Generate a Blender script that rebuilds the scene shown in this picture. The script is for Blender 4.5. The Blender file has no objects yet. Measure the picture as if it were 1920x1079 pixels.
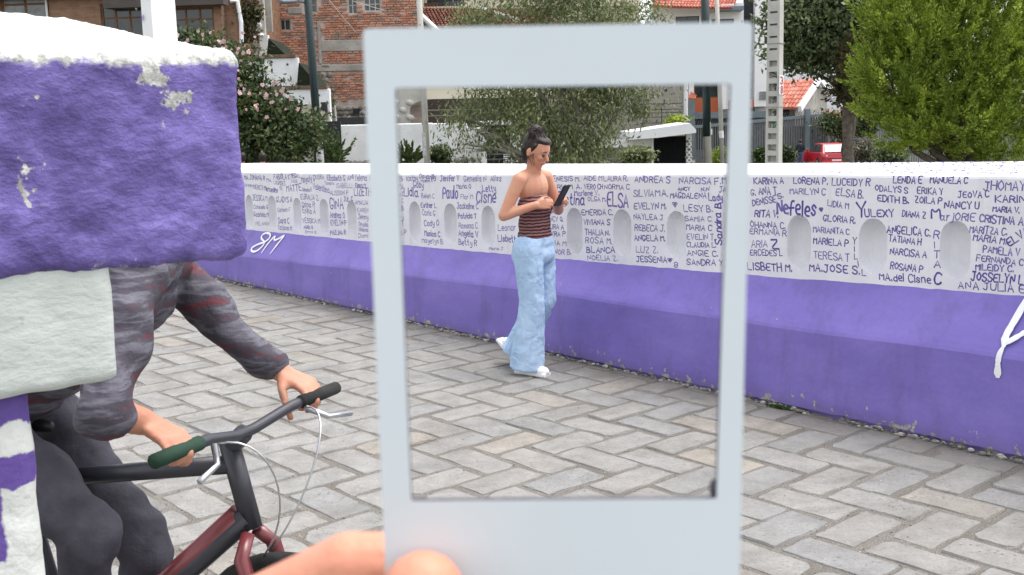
import bpy, bmesh, math, random
import numpy as np
from mathutils import Vector, Matrix, noise
random.seed(7); np.random.seed(7)
S = bpy.context.scene
COL = S.collection

# ---------------------------------------------------------------- camera, sky, sun, exposure
EYE = np.array([0.0, 0.0, 1.6])
RT = np.array([0.99971675, -0.00368406, -0.02351269])
UP = np.array([0.02379956, 0.15475137, 0.98766674])
FW = np.array([0.0, 0.98794658, -0.15479522])
FPX = 2069.04
cam_data = bpy.data.cameras.new('camera')
cam = bpy.data.objects.new('camera', cam_data); COL.objects.link(cam)
cam.matrix_world = Matrix(((RT[0], UP[0], -FW[0], EYE[0]), (RT[1], UP[1], -FW[1], EYE[1]), (RT[2], UP[2], -FW[2], EYE[2]), (0, 0, 0, 1)))
cam_data.sensor_width = 36.0; cam_data.lens = FPX / 1920 * 36.0
cam_data.clip_start = 0.02; cam_data.clip_end = 1000
cam_data.dof.use_dof = True; cam_data.dof.focus_distance = 6.5; cam_data.dof.aperture_fstop = 26
S.camera = cam

SUN_EL, SUN_AZ = math.radians(70), math.radians(75)
w = bpy.data.worlds.new('World'); S.world = w; w.use_nodes = True
nt = w.node_tree; nt.nodes.clear()
wo = nt.nodes.new('ShaderNodeOutputWorld'); bg = nt.nodes.new('ShaderNodeBackground')
sky = nt.nodes.new('ShaderNodeTexSky'); sky.sky_type = 'NISHITA'; sky.sun_disc = False
sky.sun_elevation = SUN_EL; sky.sun_rotation = SUN_AZ; sky.air_density = 1.0; sky.dust_density = 3.0
hs = nt.nodes.new('ShaderNodeHueSaturation'); hs.inputs['Saturation'].default_value = 0.22
nt.links.new(sky.outputs[0], hs.inputs['Color']); nt.links.new(hs.outputs[0], bg.inputs['Color'])
bg.inputs['Strength'].default_value = 0.15; nt.links.new(bg.outputs[0], wo.inputs[0])
sd = bpy.data.lights.new('sun', 'SUN'); sd.energy = 0.8; sd.angle = math.radians(40); sd.color = (1.0, 0.97, 0.93)
so = bpy.data.objects.new('sun', sd); COL.objects.link(so)
sdir = Vector((math.sin(SUN_AZ) * math.cos(SUN_EL), math.cos(SUN_AZ) * math.cos(SUN_EL), math.sin(SUN_EL)))
so.rotation_euler = sdir.to_track_quat('Z', 'Y').to_euler()
S.view_settings.view_transform = 'Standard'; S.view_settings.look = 'None'
S.view_settings.exposure = 1.42; S.view_settings.gamma = 1.0; S.view_settings.use_curve_mapping = False

# ---------------------------------------------------------------- helpers
def at(px, py, Y):
    """the point at depth Y seen in the photograph (1920 x 1079) at px, py"""
    d = (px - 960) / FPX * RT - (py - 539.5) / FPX * UP + FW
    return EYE + d * (Y / d[1])
def cp(px, py, depth):
    return EYE + ((px - 960) / FPX * RT - (py - 539.5) / FPX * UP + FW) * depth
def onz(px, py, z=0.0):
    d = (px - 960) / FPX * RT - (py - 539.5) / FPX * UP + FW
    return EYE + d * ((z - EYE[2]) / d[2])
def bank_z(x): return -1.2 - 0.033 * x

def link(o): COL.objects.link(o); return o
def tag(o, label=None, cat=None, group=None, kind=None):
    if label: o['label'] = label
    if cat: o['category'] = cat
    if group: o['group'] = group
    if kind: o['kind'] = kind
    return o
def empty(name, loc, yaw=0, **k):
    o = link(bpy.data.objects.new(name, None)); o.location = tuple(loc); o.rotation_euler = (0, 0, yaw)
    o.empty_display_size = 0.2
    return tag(o, **k)
def copy_tree(o, parent=None):
    c = o.copy(); link(c); c.parent = parent
    if parent is not None: c.matrix_parent_inverse = o.matrix_parent_inverse
    for ch in list(o.children): copy_tree(ch, c)
    return c

class MB:
    def __init__(s): s.v = []; s.f = []
    def add(s, vs, fs):
        n = len(s.v); s.v.extend([tuple(map(float, p)) for p in vs]); s.f.extend([tuple(i + n for i in f) for f in fs]); return s
    def box(s, x0, x1, y0, y1, z0, z1):
        if x1 < x0: x0, x1 = x1, x0
        if y1 < y0: y0, y1 = y1, y0
        if z1 < z0: z0, z1 = z1, z0
        return s.add([(x0, y0, z0), (x1, y0, z0), (x1, y1, z0), (x0, y1, z0), (x0, y0, z1), (x1, y0, z1), (x1, y1, z1), (x0, y1, z1)],
                     [(0, 3, 2, 1), (4, 5, 6, 7), (0, 1, 5, 4), (1, 2, 6, 5), (2, 3, 7, 6), (3, 0, 4, 7)])
    def obox(s, c, ax, ay, az):
        c, ax, ay, az = map(np.array, (c, ax, ay, az)); P = []
        for k in (-1, 1):
            for (i, j) in ((-1, -1), (1, -1), (1, 1), (-1, 1)): P.append(c + i * ax + j * ay + k * az)
        return s.add(P, [(0, 3, 2, 1), (4, 5, 6, 7), (0, 1, 5, 4), (1, 2, 6, 5), (2, 3, 7, 6), (3, 0, 4, 7)])
    def tube(s, pts, rad, n=8, cap=True, flat=None):
        pts = [np.array(p, float) for p in pts]
        if not hasattr(rad, '__len__'): rad = [rad] * len(pts)
        V = []; F = []; up0 = np.array([0.03, 0.05, 1.0])
        prev = None
        for i, p in enumerate(pts):
            t = pts[min(i + 1, len(pts) - 1)] - pts[max(i - 1, 0)]; t /= (np.linalg.norm(t) + 1e-12)
            if prev is None:
                a = np.cross(t, up0 if abs(t[2]) < .95 else np.array([1.0, 0, 0]))
            else: a = prev - t * (prev @ t)
            a /= np.linalg.norm(a); b = np.cross(t, a); prev = a
            for k in range(n):
                w_ = 2 * math.pi * k / n
                V.append(p + rad[i] * (a * math.cos(w_) + b * math.sin(w_) * (flat or 1)))
        for i in range(len(pts) - 1):
            for k in range(n): F.append((i * n + k, i * n + (k + 1) % n, (i + 1) * n + (k + 1) % n, (i + 1) * n + k))
        if cap: F.append(tuple(range(n))[::-1]); F.append(tuple((len(pts) - 1) * n + k for k in range(n)))
        return s.add(V, F)
    def prism(s, poly, d):
        """poly: closed 3-D outline, d: extrusion vector"""
        n = len(poly); P = [np.array(p, float) for p in poly]; d = np.array(d, float)
        return s.add(P + [p + d for p in P], [tuple(range(n))[::-1], tuple(range(n, 2 * n))] + [(i, (i + 1) % n, n + (i + 1) % n, n + i) for i in range(n)])
    def ball(s, c, r, seg=8, rings=6, rot=None):
        if not hasattr(r, '__len__'): r = (r, r, r)
        V = []; F = []
        V.append((0, 0, -1))
        for i in range(1, rings):
            a = -math.pi / 2 + math.pi * i / rings
            for k in range(seg): V.append((math.cos(a) * math.cos(2 * math.pi * k / seg), math.cos(a) * math.sin(2 * math.pi * k / seg), math.sin(a)))
        V.append((0, 0, 1))
        for k in range(seg): F.append((0, 1 + (k + 1) % seg, 1 + k))
        for i in range(rings - 2):
            for k in range(seg): F.append((1 + i * seg + k, 1 + i * seg + (k + 1) % seg, 1 + (i + 1) * seg + (k + 1) % seg, 1 + (i + 1) * seg + k))
        L = len(V) - 1
        for k in range(seg): F.append((L, L - seg + k, L - seg + (k + 1) % seg))
        V = np.array(V) * np.array(r)
        if rot is not None: V = V @ np.array(rot).T
        return s.add(V + np.array(c, float), F)
    def build(s, name, m=None, parent=None, smooth=False, bevel=0, loc=None, **k):
        me = bpy.data.meshes.new(name); me.from_pydata(s.v, [], s.f)
        if smooth: me.polygons.foreach_set('use_smooth', [True] * len(me.polygons))
        me.update()
        o = link(bpy.data.objects.new(name, me)); o.parent = parent
        if m: me.materials.append(m)
        if loc is not None: o.location = tuple(loc)
        if bevel:
            b = o.modifiers.new('b', 'BEVEL'); b.width = bevel; b.segments = 2; b.limit_method = 'ANGLE'
        return tag(o, **k)

def bake_mesh(o):
    dg = bpy.context.evaluated_depsgraph_get(); dg.update()
    me = bpy.data.meshes.new_from_object(o.evaluated_get(dg)); old = o.data
    o.modifiers.clear(); o.data = me; me.name = o.name
    return o

# ---------------------------------------------------------------- materials
def ramp(nt, fac, stops, interp='LINEAR'):
    r = nt.nodes.new('ShaderNodeValToRGB'); r.color_ramp.interpolation = interp
    e = r.color_ramp.elements
    while len(e) < len(stops): e.new(0.5)
    for i, (p, c) in enumerate(stops):
        e[i].position = p; e[i].color = (*c, 1) if len(c) == 3 else c
    nt.links.new(fac, r.inputs[0]); return r.outputs[0]
class Mat:
    def __init__(s, name, rough=0.8, spec=0.3, metal=0.0):
        s.m = bpy.data.materials.new(name); s.m.use_nodes = True; s.nt = s.m.node_tree
        s.b = s.nt.nodes['Principled BSDF']; s.b.inputs['Roughness'].default_value = rough
        s.b.inputs['Metallic'].default_value = metal; s.b.inputs['Specular IOR Level'].default_value = spec
        s.tc = s.nt.nodes.new('ShaderNodeTexCoord')
    def lk(s, a, b): s.nt.links.new(a, b)
    def coord(s, scale=(1, 1, 1), kind='Object', rot=(0, 0, 0)):
        mp = s.nt.nodes.new('ShaderNodeMapping'); mp.inputs['Scale'].default_value = scale; mp.inputs['Rotation'].default_value = rot
        s.lk(s.tc.outputs[kind], mp.inputs[0]); return mp.outputs[0]
    def noise(s, scale, detail=4, rough=.55, vec=None, dist=0, out=0):
        n = s.nt.nodes.new('ShaderNodeTexNoise'); n.inputs['Scale'].default_value = scale; n.inputs['Detail'].default_value = detail
        n.inputs['Roughness'].default_value = rough; n.inputs['Distortion'].default_value = dist
        s.lk(vec if vec is not None else s.tc.outputs['Object'], n.inputs['Vector']); return n.outputs[out]
    def vor(s, scale, vec=None, feature='F1', out='Distance', rnd=1):
        n = s.nt.nodes.new('ShaderNodeTexVoronoi'); n.feature = feature; n.inputs['Scale'].default_value = scale
        n.inputs['Randomness'].default_value = rnd
        s.lk(vec if vec is not None else s.tc.outputs['Object'], n.inputs['Vector']); return n.outputs[out]
    def mix(s, fac, a, b, mode='MIX'):
        n = s.nt.nodes.new('ShaderNodeMix'); n.data_type = 'RGBA'; n.blend_type = mode
        for val, i in ((fac, 0), (a, 6), (b, 7)):
            if isinstance(val, (int, float)): n.inputs[i].default_value = val
            elif isinstance(val, tuple): n.inputs[i].default_value = (*val, 1)
            else: s.lk(val, n.inputs[i])
        return n.outputs[2]
    def math(s, op, a, b=0.0, clamp=False):
        n = s.nt.nodes.new('ShaderNodeMath'); n.operation = op; n.use_clamp = clamp
        for i, val in enumerate((a, b)):
            if isinstance(val, (int, float)): n.inputs[i].default_value = val
            else: s.lk(val, n.inputs[i])
        return n.outputs[0]
    def sep(s, vec, i):
        n = s.nt.nodes.new('ShaderNodeSeparateXYZ'); s.lk(vec, n.inputs[0]); return n.outputs[i]
    def ramp(s, fac, stops, interp='LINEAR'): return ramp(s.nt, fac, stops, interp)
    def island(s):
        g = s.nt.nodes.new('ShaderNodeNewGeometry'); i = s.nt.nodes.new('ShaderNodeObjectInfo')
        return s.math('FRACT', s.math('ADD', g.outputs['Random Per Island'], i.outputs['Random']))
    def color(s, c):
        if isinstance(c, tuple): s.b.inputs['Base Color'].default_value = (*c, 1)
        else: s.lk(c, s.b.inputs['Base Color'])
    def bump(s, h, strength=.4, dist=.01):
        n = s.nt.nodes.new('ShaderNodeBump'); n.inputs['Strength'].default_value = strength; n.inputs['Distance'].default_value = dist
        s.lk(h, n.inputs['Height']); s.lk(n.outputs[0], s.b.inputs['Normal'])
def simple(name, c, rough=.75, var=.15, scale=6, bump=.0, bscale=60, bdist=.005, spec=.3, metal=0):
    M = Mat(name, rough, spec, metal)
    n = M.noise(scale, 5)
    lo = tuple(x * (1 - var) for x in c); hi = tuple(min(1, x * (1 + var)) for x in c)
    M.color(M.ramp(n, [(.3, lo), (.7, hi)]))
    if bump: M.bump(M.noise(bscale, 5), bump, bdist)
    return M.m

m = {}
# paving stone: each stone its own grey, a few warm or bluish ones
M = Mat('paving_stone', .78, .25)
base = M.ramp(M.island(), [(0, (.40, .405, .41)), (.18, (.445, .44, .43)), (.36, (.425, .425, .42)), (.52, (.46, .455, .445)), (.66, (.405, .41, .415)), (.80, (.455, .45, .435)), (.90, (.435, .435, .43)), (.96, (.47, .435, .39)), (1, (.43, .43, .43))])
geo = M.nt.nodes.new('ShaderNodeNewGeometry').outputs['Position']
n1 = M.noise(9, 6, .65, geo); c = M.mix(1, base, M.ramp(n1, [(.3, (.80, .80, .80)), (.7, (1.12, 1.12, 1.11))]), 'MULTIPLY')
n2 = M.noise(95, 5, .75, geo); c = M.mix(1, c, M.ramp(n2, [(.32, (.76, .76, .76)), (.6, (1.06, 1.06, 1.06))]), 'MULTIPLY')
mp = M.nt.nodes.new('ShaderNodeMapping'); mp.inputs['Scale'].default_value = (26, 60, 40); mp.inputs['Rotation'].default_value = (0, 0, .5); M.lk(geo, mp.inputs[0])
pit = M.vor(1.0, mp.outputs[0]); pk = M.noise(5, 3, .5, geo)
pitm = M.math('MULTIPLY', M.ramp(pit, [(.10, (1, 1, 1)), (.19, (0, 0, 0))]), M.ramp(pk, [(.46, (0, 0, 0)), (.56, (1, 1, 1))]))
c = M.mix(M.math('MULTIPLY', pitm, .55), c, (.2, .19, .18))
# brown dirt that has washed up against the foot of the parapet
dn = M.nt.nodes.new('ShaderNodeVectorMath'); dn.operation = 'DOT_PRODUCT'; M.lk(geo, dn.inputs[0]); dn.inputs[1].default_value = (.77145411, .63628497, 0)
off = M.math('SUBTRACT', dn.outputs['Value'], -3.08833355 * .77145411 + 11.31090066 * .63628497)
dirt = M.ramp(M.math('ADD', off, M.math('MULTIPLY', M.math('SUBTRACT', M.noise(4, 5, .6, geo), .5), .5)), [(0, (0, 0, 0)), (1, (1, 1, 1))])
dm = M.nt.nodes.new('ShaderNodeMapRange'); M.lk(M.math('ADD', off, M.math('MULTIPLY', M.math('SUBTRACT', M.noise(4, 5, .6, geo), .5), .6)), dm.inputs[0])
dm.inputs[1].default_value = -.34; dm.inputs[2].default_value = .05; dm.inputs[3].default_value = 0; dm.inputs[4].default_value = .75
c = M.mix(dm.outputs[0], c, (.25, .225, .195))
c = M.mix(M.ramp(M.noise(1.3, 4, .6, geo), [(.5, (0, 0, 0)), (.72, (.35, .35, .35))]), c, (.36, .335, .30))
sn = M.ramp(M.noise(2.1, 6, .68, geo), [(.32, (.74, .73, .71)), (.5, (.97, .97, .97)), (.68, (1.06, 1.06, 1.06))]); c = M.mix(1, c, sn, 'MULTIPLY')
sw = M.nt.nodes.new('ShaderNodeTexNoise'); sw.inputs['Scale'].default_value = 11; sw.inputs['Detail'].default_value = 7; sw.inputs['Distortion'].default_value = 1.6; M.lk(geo, sw.inputs['Vector'])
vein = M.ramp(sw.outputs[0], [(.485, (0, 0, 0)), (.5, (.5, .5, .5)), (.515, (0, 0, 0))]); c = M.mix(M.math('MULTIPLY', vein, M.ramp(M.noise(1.7, 3, .5, geo), [(.5, (0, 0, 0)), (.6, (1, 1, 1))])), c, (.16, .15, .14))
c = M.mix(1, c, (.60, .585, .565), 'MULTIPLY'); M.color(c)
hh = M.math('ADD', M.math('MULTIPLY', n2, .35), M.math('ADD', M.math('MULTIPLY', M.noise(14, 5, .6, geo), 1.0), M.math('MULTIPLY', pitm, -.8)))
M.bump(hh, .85, .009); m['stone'] = M.m
# grit in the joints
M = Mat('joint_grit', .95, .1)
a = M.noise(150, 4, .7); b = M.vor(220)
c = M.ramp(a, [(.3, (.10, .09, .078)), (.43, (.23, .21, .185)), (.60, (.39, .365, .33))])
c = M.mix(M.ramp(M.noise(3, 4), [(.4, (0, 0, 0)), (.7, (.6, .6, .6))]), c, (.20, .175, .15)); M.color(c)
M.bump(M.math('ADD', a, b), 1.0, .010); m['grit'] = M.m
# purple paint of the parapet's foot
M = Mat('purple_paint', .55, .35)
n1 = M.noise(1.6, 5, .6, M.coord((1, 1, 2.2))); n2 = M.noise(40, 4, .6)
c = M.ramp(n1, [(.28, (.168, .126, .41)), (.5, (.203, .152, .485)), (.72, (.24, .185, .53))])
c = M.mix(1, c, M.ramp(n2, [(.3, (.95, .95, .95)), (.7, (1.03, 1.03, 1.03))]), 'MULTIPLY')
sm = M.ramp(M.noise(5, 6, .7, M.coord((1, 1, .35))), [(.50, (0, 0, 0)), (.74, (.48, .48, .48))]); c = M.mix(sm, c, (.11, .085, .22))
dk = M.ramp(M.vor(7, M.coord((1, 1, 1.3))), [(.012, (1, 1, 1)), (.03, (0, 0, 0))]); c = M.mix(M.math('MULTIPLY', dk, .6), c, (.07, .06, .12))
z = M.sep(M.tc.outputs['Object'], 2)
chn = M.noise(16, 4, .6)
near = M.nt.nodes.new('ShaderNodeMapRange'); M.lk(z, near.inputs[0]); near.inputs[1].default_value = .0; near.inputs[2].default_value = .13; near.inputs[3].default_value = .16; near.inputs[4].default_value = -.06
chip = M.ramp(M.math('ADD', chn, near.outputs[0]), [(.66, (0, 0, 0)), (.675, (1, 1, 1))])
c = M.mix(chip, c, M.ramp(M.noise(60, 3), [(.35, (.25, .23, .19)), (.65, (.55, .52, .46))]))
gr = M.nt.nodes.new('ShaderNodeMapRange'); M.lk(M.math('ADD', z, M.math('MULTIPLY', M.math('SUBTRACT', M.noise(6, 4), .5), .12)), gr.inputs[0]); gr.inputs[1].default_value = .0; gr.inputs[2].default_value = .09; gr.inputs[3].default_value = .5; gr.inputs[4].default_value = 0
c = M.mix(gr.outputs[0], c, (.13, .105, .17))
M.color(c); M.bump(M.math('ADD', M.math('MULTIPLY', M.noise(3, 4), 1.5), M.math('ADD', M.math('MULTIPLY', n2, .12), M.math('MULTIPLY', chip, -.4))), .35, .02); m['purple'] = M.m
# white paint with faint grey runs
M = Mat('white_parapet_paint', .6, .3)
n1 = M.noise(3, 5, .6); st = M.noise(9, 5, .65, M.coord((1, 1, .12)))
c = M.ramp(n1, [(.3, (.68, .675, .70)), (.7, (.79, .785, .81))])
c = M.mix(M.ramp(st, [(.56, (0, 0, 0)), (.72, (.38, .38, .38))]), c, (.50, .49, .50))
c = M.mix(M.ramp(M.noise(2.2, 3, .6), [(.55, (0, 0, 0)), (.7, (.25, .25, .25))]), c, (.66, .62, .76))
spk = M.ramp(M.vor(15), [(.02, (1, 1, 1)), (.05, (0, 0, 0))]); c = M.mix(M.math('MULTIPLY', spk, .5), c, (.3, .29, .3))
M.color(c); M.bump(M.math('ADD', M.noise(6, 5), M.math('MULTIPLY', M.noise(45, 4), .25)), .45, .012); m['white_wall'] = M.m
m['letter'] = simple('purple_brush_paint', (.10, .060, .29), .6, .25, 30)
m['letter_light'] = simple('thin_purple_brush_paint', (.17, .12, .36), .6, .25, 30)
m['graffiti'] = simple('white_brush_paint', (.85, .85, .85), .5, .03, 8)
m['rubble'] = None
M = Mat('mortar_crumbs', .95, .1); M.color(M.ramp(M.island(), [(0, (.12, .11, .10)), (.4, (.20, .185, .165)), (.8, (.33, .31, .28)), (1, (.50, .48, .44))])); M.bump(M.noise(90), .5, .004); m['rubble'] = M.m
# near pillar: lumpy purple over white
M = Mat('rough_purple_stucco', .62, .35)
n1 = M.noise(16, 6, .62, M.coord((1, 1, 1.5))); n2 = M.noise(55, 5, .65, M.coord((1, 1, 1.6)))
c = M.ramp(n1, [(.26, (.070, .052, .18)), (.46, (.132, .098, .32)), (.60, (.19, .145, .43)), (.76, (.31, .25, .58))])
c = M.mix(1, c, M.ramp(n2, [(.3, (.78, .78, .8)), (.7, (1.18, 1.18, 1.15))]), 'MULTIPLY')
z = M.sep(M.tc.outputs['Object'], 2); ed = M.noise(26, 5, .65)
topm = M.nt.nodes.new('ShaderNodeMapRange'); M.lk(M.math('ADD', z, M.math('MULTIPLY', M.math('SUBTRACT', ed, .5), .045)), topm.inputs[0]); topm.inputs[1].default_value = 1.662; topm.inputs[2].default_value = 1.669; topm.inputs[3].default_value = 0; topm.inputs[4].default_value = 1
chip = M.ramp(M.noise(13, 6, .66), [(.615, (0, 0, 0)), (.63, (1, 1, 1))])
c = M.mix(1, c, M.ramp(M.noise(4.5, 3, .5), [(.32, (.74, .72, .76)), (.68, (1.22, 1.22, 1.18))]), 'MULTIPLY')
botm = M.nt.nodes.new('ShaderNodeMapRange'); M.lk(M.math('ADD', z, M.math('MULTIPLY', M.math('SUBTRACT', M.noise(17, 5, .65), .5), -.14)), botm.inputs[0]); botm.inputs[1].default_value = 1.436; botm.inputs[2].default_value = 1.431; botm.inputs[3].default_value = 0; botm.inputs[4].default_value = 1
gz = M.nt.nodes.new('ShaderNodeMapRange'); M.lk(M.math('ADD', z, M.math('MULTIPLY', M.math('SUBTRACT', M.noise(30, 5, .7), .5), .05)), gz.inputs[0]); gz.inputs[1].default_value = 1.672; gz.inputs[2].default_value = 1.695; gz.inputs[3].default_value = 0; gz.inputs[4].default_value = 1
white = M.mix(gz.outputs[0], M.ramp(M.noise(70, 6, .7), [(.35, (.17, .17, .15)), (.5, (.42, .42, .39)), (.65, (.66, .66, .63))]), M.ramp(M.noise(40, 5), [(.3, (.66, .66, .64)), (.7, (.83, .83, .82))]))
msk = M.math('MAXIMUM', topm.outputs[0], M.math('MAXIMUM', chip, botm.outputs[0]))
M.color(M.mix(msk, c, white)); M.bump(M.math('ADD', n1, M.math('MULTIPLY', n2, .45)), .62, .012); m['stucco'] = M.m
M = Mat('grey_white_stucco', .65, .3)
c = M.ramp(M.noise(9, 5), [(.3, (.44, .47, .44)), (.7, (.55, .58, .55))])
c = M.mix(M.ramp(M.noise(30, 5, .7, M.coord((1, 1, .6))), [(.66, (0, 0, 0)), (.75, (.6, .6, .6))]), c, (.28, .26, .22))
M.color(c); M.bump(M.noise(25, 5, .6, M.coord((1, 1, 2))), .5, .008); m['neck'] = M.m
M = Mat('patched_purple_and_white', .65, .3)
zw = M.math('ADD', M.sep(M.tc.outputs['Object'], 2), M.math('MULTIPLY', M.math('SUBTRACT', M.noise(22, 5, .65), .5), .035))
mr_ = M.nt.nodes.new('ShaderNodeMapRange'); M.lk(zw, mr_.inputs[0]); mr_.inputs[1].default_value = 1.10; mr_.inputs[2].default_value = 1.32
W_, K_ = (1, 1, 1), (0, 0, 0)
band = M.ramp(mr_.outputs[0], [(0, K_), (.485, K_), (.495, W_), (.645, W_), (.655, K_), (.80, K_), (.81, W_)])
xw = M.math('ADD', M.sep(M.tc.outputs['Object'], 0), M.math('MULTIPLY', M.math('SUBTRACT', M.noise(28, 4, .6), .5), .02))
mx_ = M.nt.nodes.new('ShaderNodeMapRange'); M.lk(xw, mx_.inputs[0]); mx_.inputs[1].default_value = -.016; mx_.inputs[2].default_value = -.019
lowz = M.ramp(mr_.outputs[0], [(0, K_), (.10, K_), (.11, W_)])
pm_ = M.math('MAXIMUM', band, M.math('MULTIPLY', mx_.outputs[0], lowz))
c = M.mix(pm_, M.ramp(M.noise(20, 5), [(.3, (.52, .53, .50)), (.7, (.70, .71, .68))]), (.11, .065, .27))
M.color(c); M.bump(M.noise(30, 5), .6, .01); m['patched'] = M.m
# card
m['card'] = simple('pale_card', (.69, .75, .79), .5, .04, 7, .05, 400, .0005)
m['card_edge'] = simple('dark_cut_edge', (.10, .09, .11), .7, .3, 300)
# skin, cloth
def skin(name, c, red=(.62, .22, .15)):
    M = Mat(name, .48, .35); n = M.noise(14, 4)
    M.color(M.mix(M.ramp(n, [(.35, (0, 0, 0)), (.7, (.55, .55, .55))]), c, red)); M.bump(M.math('ADD', M.noise(160, 4), M.noise(45, 4)), .35, .003)
    M.b.inputs['Subsurface Weight'].default_value = .12; M.b.inputs['Subsurface Radius'].default_value = (.012, .005, .003); M.b.inputs['Subsurface Scale'].default_value = 1
    return M.m
m['skin'] = skin('warm_brown_skin', (.55, .28, .18), (.50, .20, .13))
m['hand_skin'] = skin('hand_skin', (.60, .27, .175), (.58, .19, .12))
m['dark_skin'] = skin('tan_skin', (.46, .23, .15), (.44, .17, .11))
m['hair'] = simple('dark_brown_hair', (.022, .014, .011), .5, .4, 40, .6, 120, .006)
M = Mat('striped_maroon_knit', .85, .15)
wv = M.nt.nodes.new('ShaderNodeTexWave'); wv.bands_direction = 'Z'; wv.inputs['Scale'].default_value = 16; wv.inputs['Distortion'].default_value = 2.5; wv.inputs['Detail'].default_value = 2; wv.inputs['Detail Scale'].default_value = 1.5
M.lk(M.tc.outputs['Object'], wv.inputs[0]); M.color(M.ramp(wv.outputs[1], [(.2, (.05, .022, .026)), (.55, (.16, .075, .075)), (1, (.27, .14, .135))])); M.bump(wv.outputs[1], .5, .006); m['knit'] = M.m
M = Mat('light_blue_denim', .85, .15)
n = M.noise(5, 5, .6, M.coord((1, 1, .45))); n2 = M.noise(220, 2)
c = M.ramp(n, [(.3, (.30, .44, .62)), (.55, (.42, .56, .74)), (.75, (.52, .66, .82))]); M.color(M.mix(1, c, M.ramp(n2, [(.3, (.92, .92, .92)), (.7, (1.05, 1.05, 1.05))]), 'MULTIPLY'))
M.bump(M.noise(11, 3, .5, M.coord((1, 1, .8)), .6), .8, .03); m['denim'] = M.m
m['shoe'] = simple('white_trainer_leather', (.80, .79, .79), .5, .06, 20)
m['black'] = simple('black_plastic', (.018, .018, .02), .45, .3, 20)
M = Mat('grey_and_red_streaked_jersey', .8, .2)
n = M.noise(7, 4, .6, M.coord((.9, .9, 4.5), rot=(.1, .35, 0)))
M.color(M.ramp(n, [(.32, (.040, .038, .050)), (.44, (.13, .125, .15)), (.52, (.060, .055, .07)), (.575, (.065, .055, .07)), (.60, (.13, .035, .045)), (.63, (.10, .03, .04)), (.67, (.07, .065, .08)), (1, (.26, .26, .30))]))
M.bump(M.noise(13, 4), .6, .02); m['jersey'] = M.m
m['shorts'] = simple('dark_cloth', (.05, .047, .06), .85, .35, 12, .5, 14, .02)
m['bike_red'] = simple('dark_red_bike_enamel', (.15, .028, .032), .3, .2, 10, spec=.6)
m['bike_black'] = simple('matt_black_bike_enamel', (.028, .028, .035), .4, .2, 10, spec=.5)
m['rubber'] = simple('tyre_rubber', (.022, .022, .022), .9, .3, 40)
m['chrome'] = simple('brushed_steel', (.55, .56, .58), .3, .1, 30, metal=.9)
m['green'] = simple('green_grip', (.018, .045, .028), .85, .2, 20)

# ---------------------------------------------------------------- terrain, river, bridge deck
A0 = np.array([-3.08833355, 11.31090066, 0.0]); YAW = -0.8811233058497288
TT = np.array([math.cos(YAW), math.sin(YAW), 0]); NN = np.array([-math.sin(YAW), math.cos(YAW), 0])
def wloc(p):  # world -> (s along the parapet, off behind its foot)
    d = np.array(p, float) - A0; return float(d @ TT), float(d @ NN)
def sstep(a, b, x):
    t = min(1, max(0, (x - a) / (b - a))); return t * t * (3 - 2 * t)
gx = list(range(-140, 181, 8)); gy = sorted(set([-60, -40, -25] + [round(-15 + 1.5 * i, 2) for i in range(45)] + list(range(55, 260, 12))))
V = []; F = []
for y in gy:
    for x in gx:
        s_, o_ = wloc((x, y, 0)); d = o_ if o_ > -2.2 else -4.4 - o_
        zb = bank_z(max(-40, min(40, x)))
        k = sstep(4.0, 8.5, d)
        zz = -4.6 * (1 - k) + zb * k
        if o_ < -2.2: zz = min(zz, -1.0)
        V.append((x, y, zz + .02 * noise.noise((x * .3, y * .3, 0))))
W_ = len(gx)
for j in range(len(gy) - 1):
    for i in range(W_ - 1): F.append((j * W_ + i, j * W_ + i + 1, (j + 1) * W_ + i + 1, (j + 1) * W_ + i))
Mg = Mat('earth_and_street', .95, .1)
Mg.color(Mg.mix(Mg.ramp(Mg.noise(.25, 5), [(.45, (0, 0, 0)), (.6, (1, 1, 1))]), (.16, .155, .14), (.07, .085, .035))); Mg.bump(Mg.noise(8, 5), .5, .05)
MB().add(V, F).build('ground', Mg.m, smooth=True, kind='structure')
Mw = Mat('river_water', .12, .5); Mw.color((.07, .075, .05)); Mw.bump(Mw.noise(3, 4), .3, .03)
wa = MB(); wa.add([A0 + TT * a + NN * b + np.array([0, 0, -4.1]) for a, b in ((-60, -12), (60, -12), (60, 7), (-60, 7))], [(0, 1, 2, 3)]); wa.build('river_water', Mw.m, kind='structure')
dk = MB(); dk.box(-7.5, 13, -5.6, .62, -.75, -.0060)
deck = dk.build('bridge_deck', m['grit'], kind='structure'); deck.location = tuple(A0); deck.rotation_euler = (0, 0, YAW)
for sx, name in ((-3.0, 'bridge_pier'), (8.0, 'bridge_pier')):
    pr_ = MB(); pr_.box(sx - .6, sx + .6, -5.3, .4, -4.7, -.76); o = pr_.build(name, m['grit'], kind='structure'); o.location = tuple(A0); o.rotation_euler = (0, 0, YAW)

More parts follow.
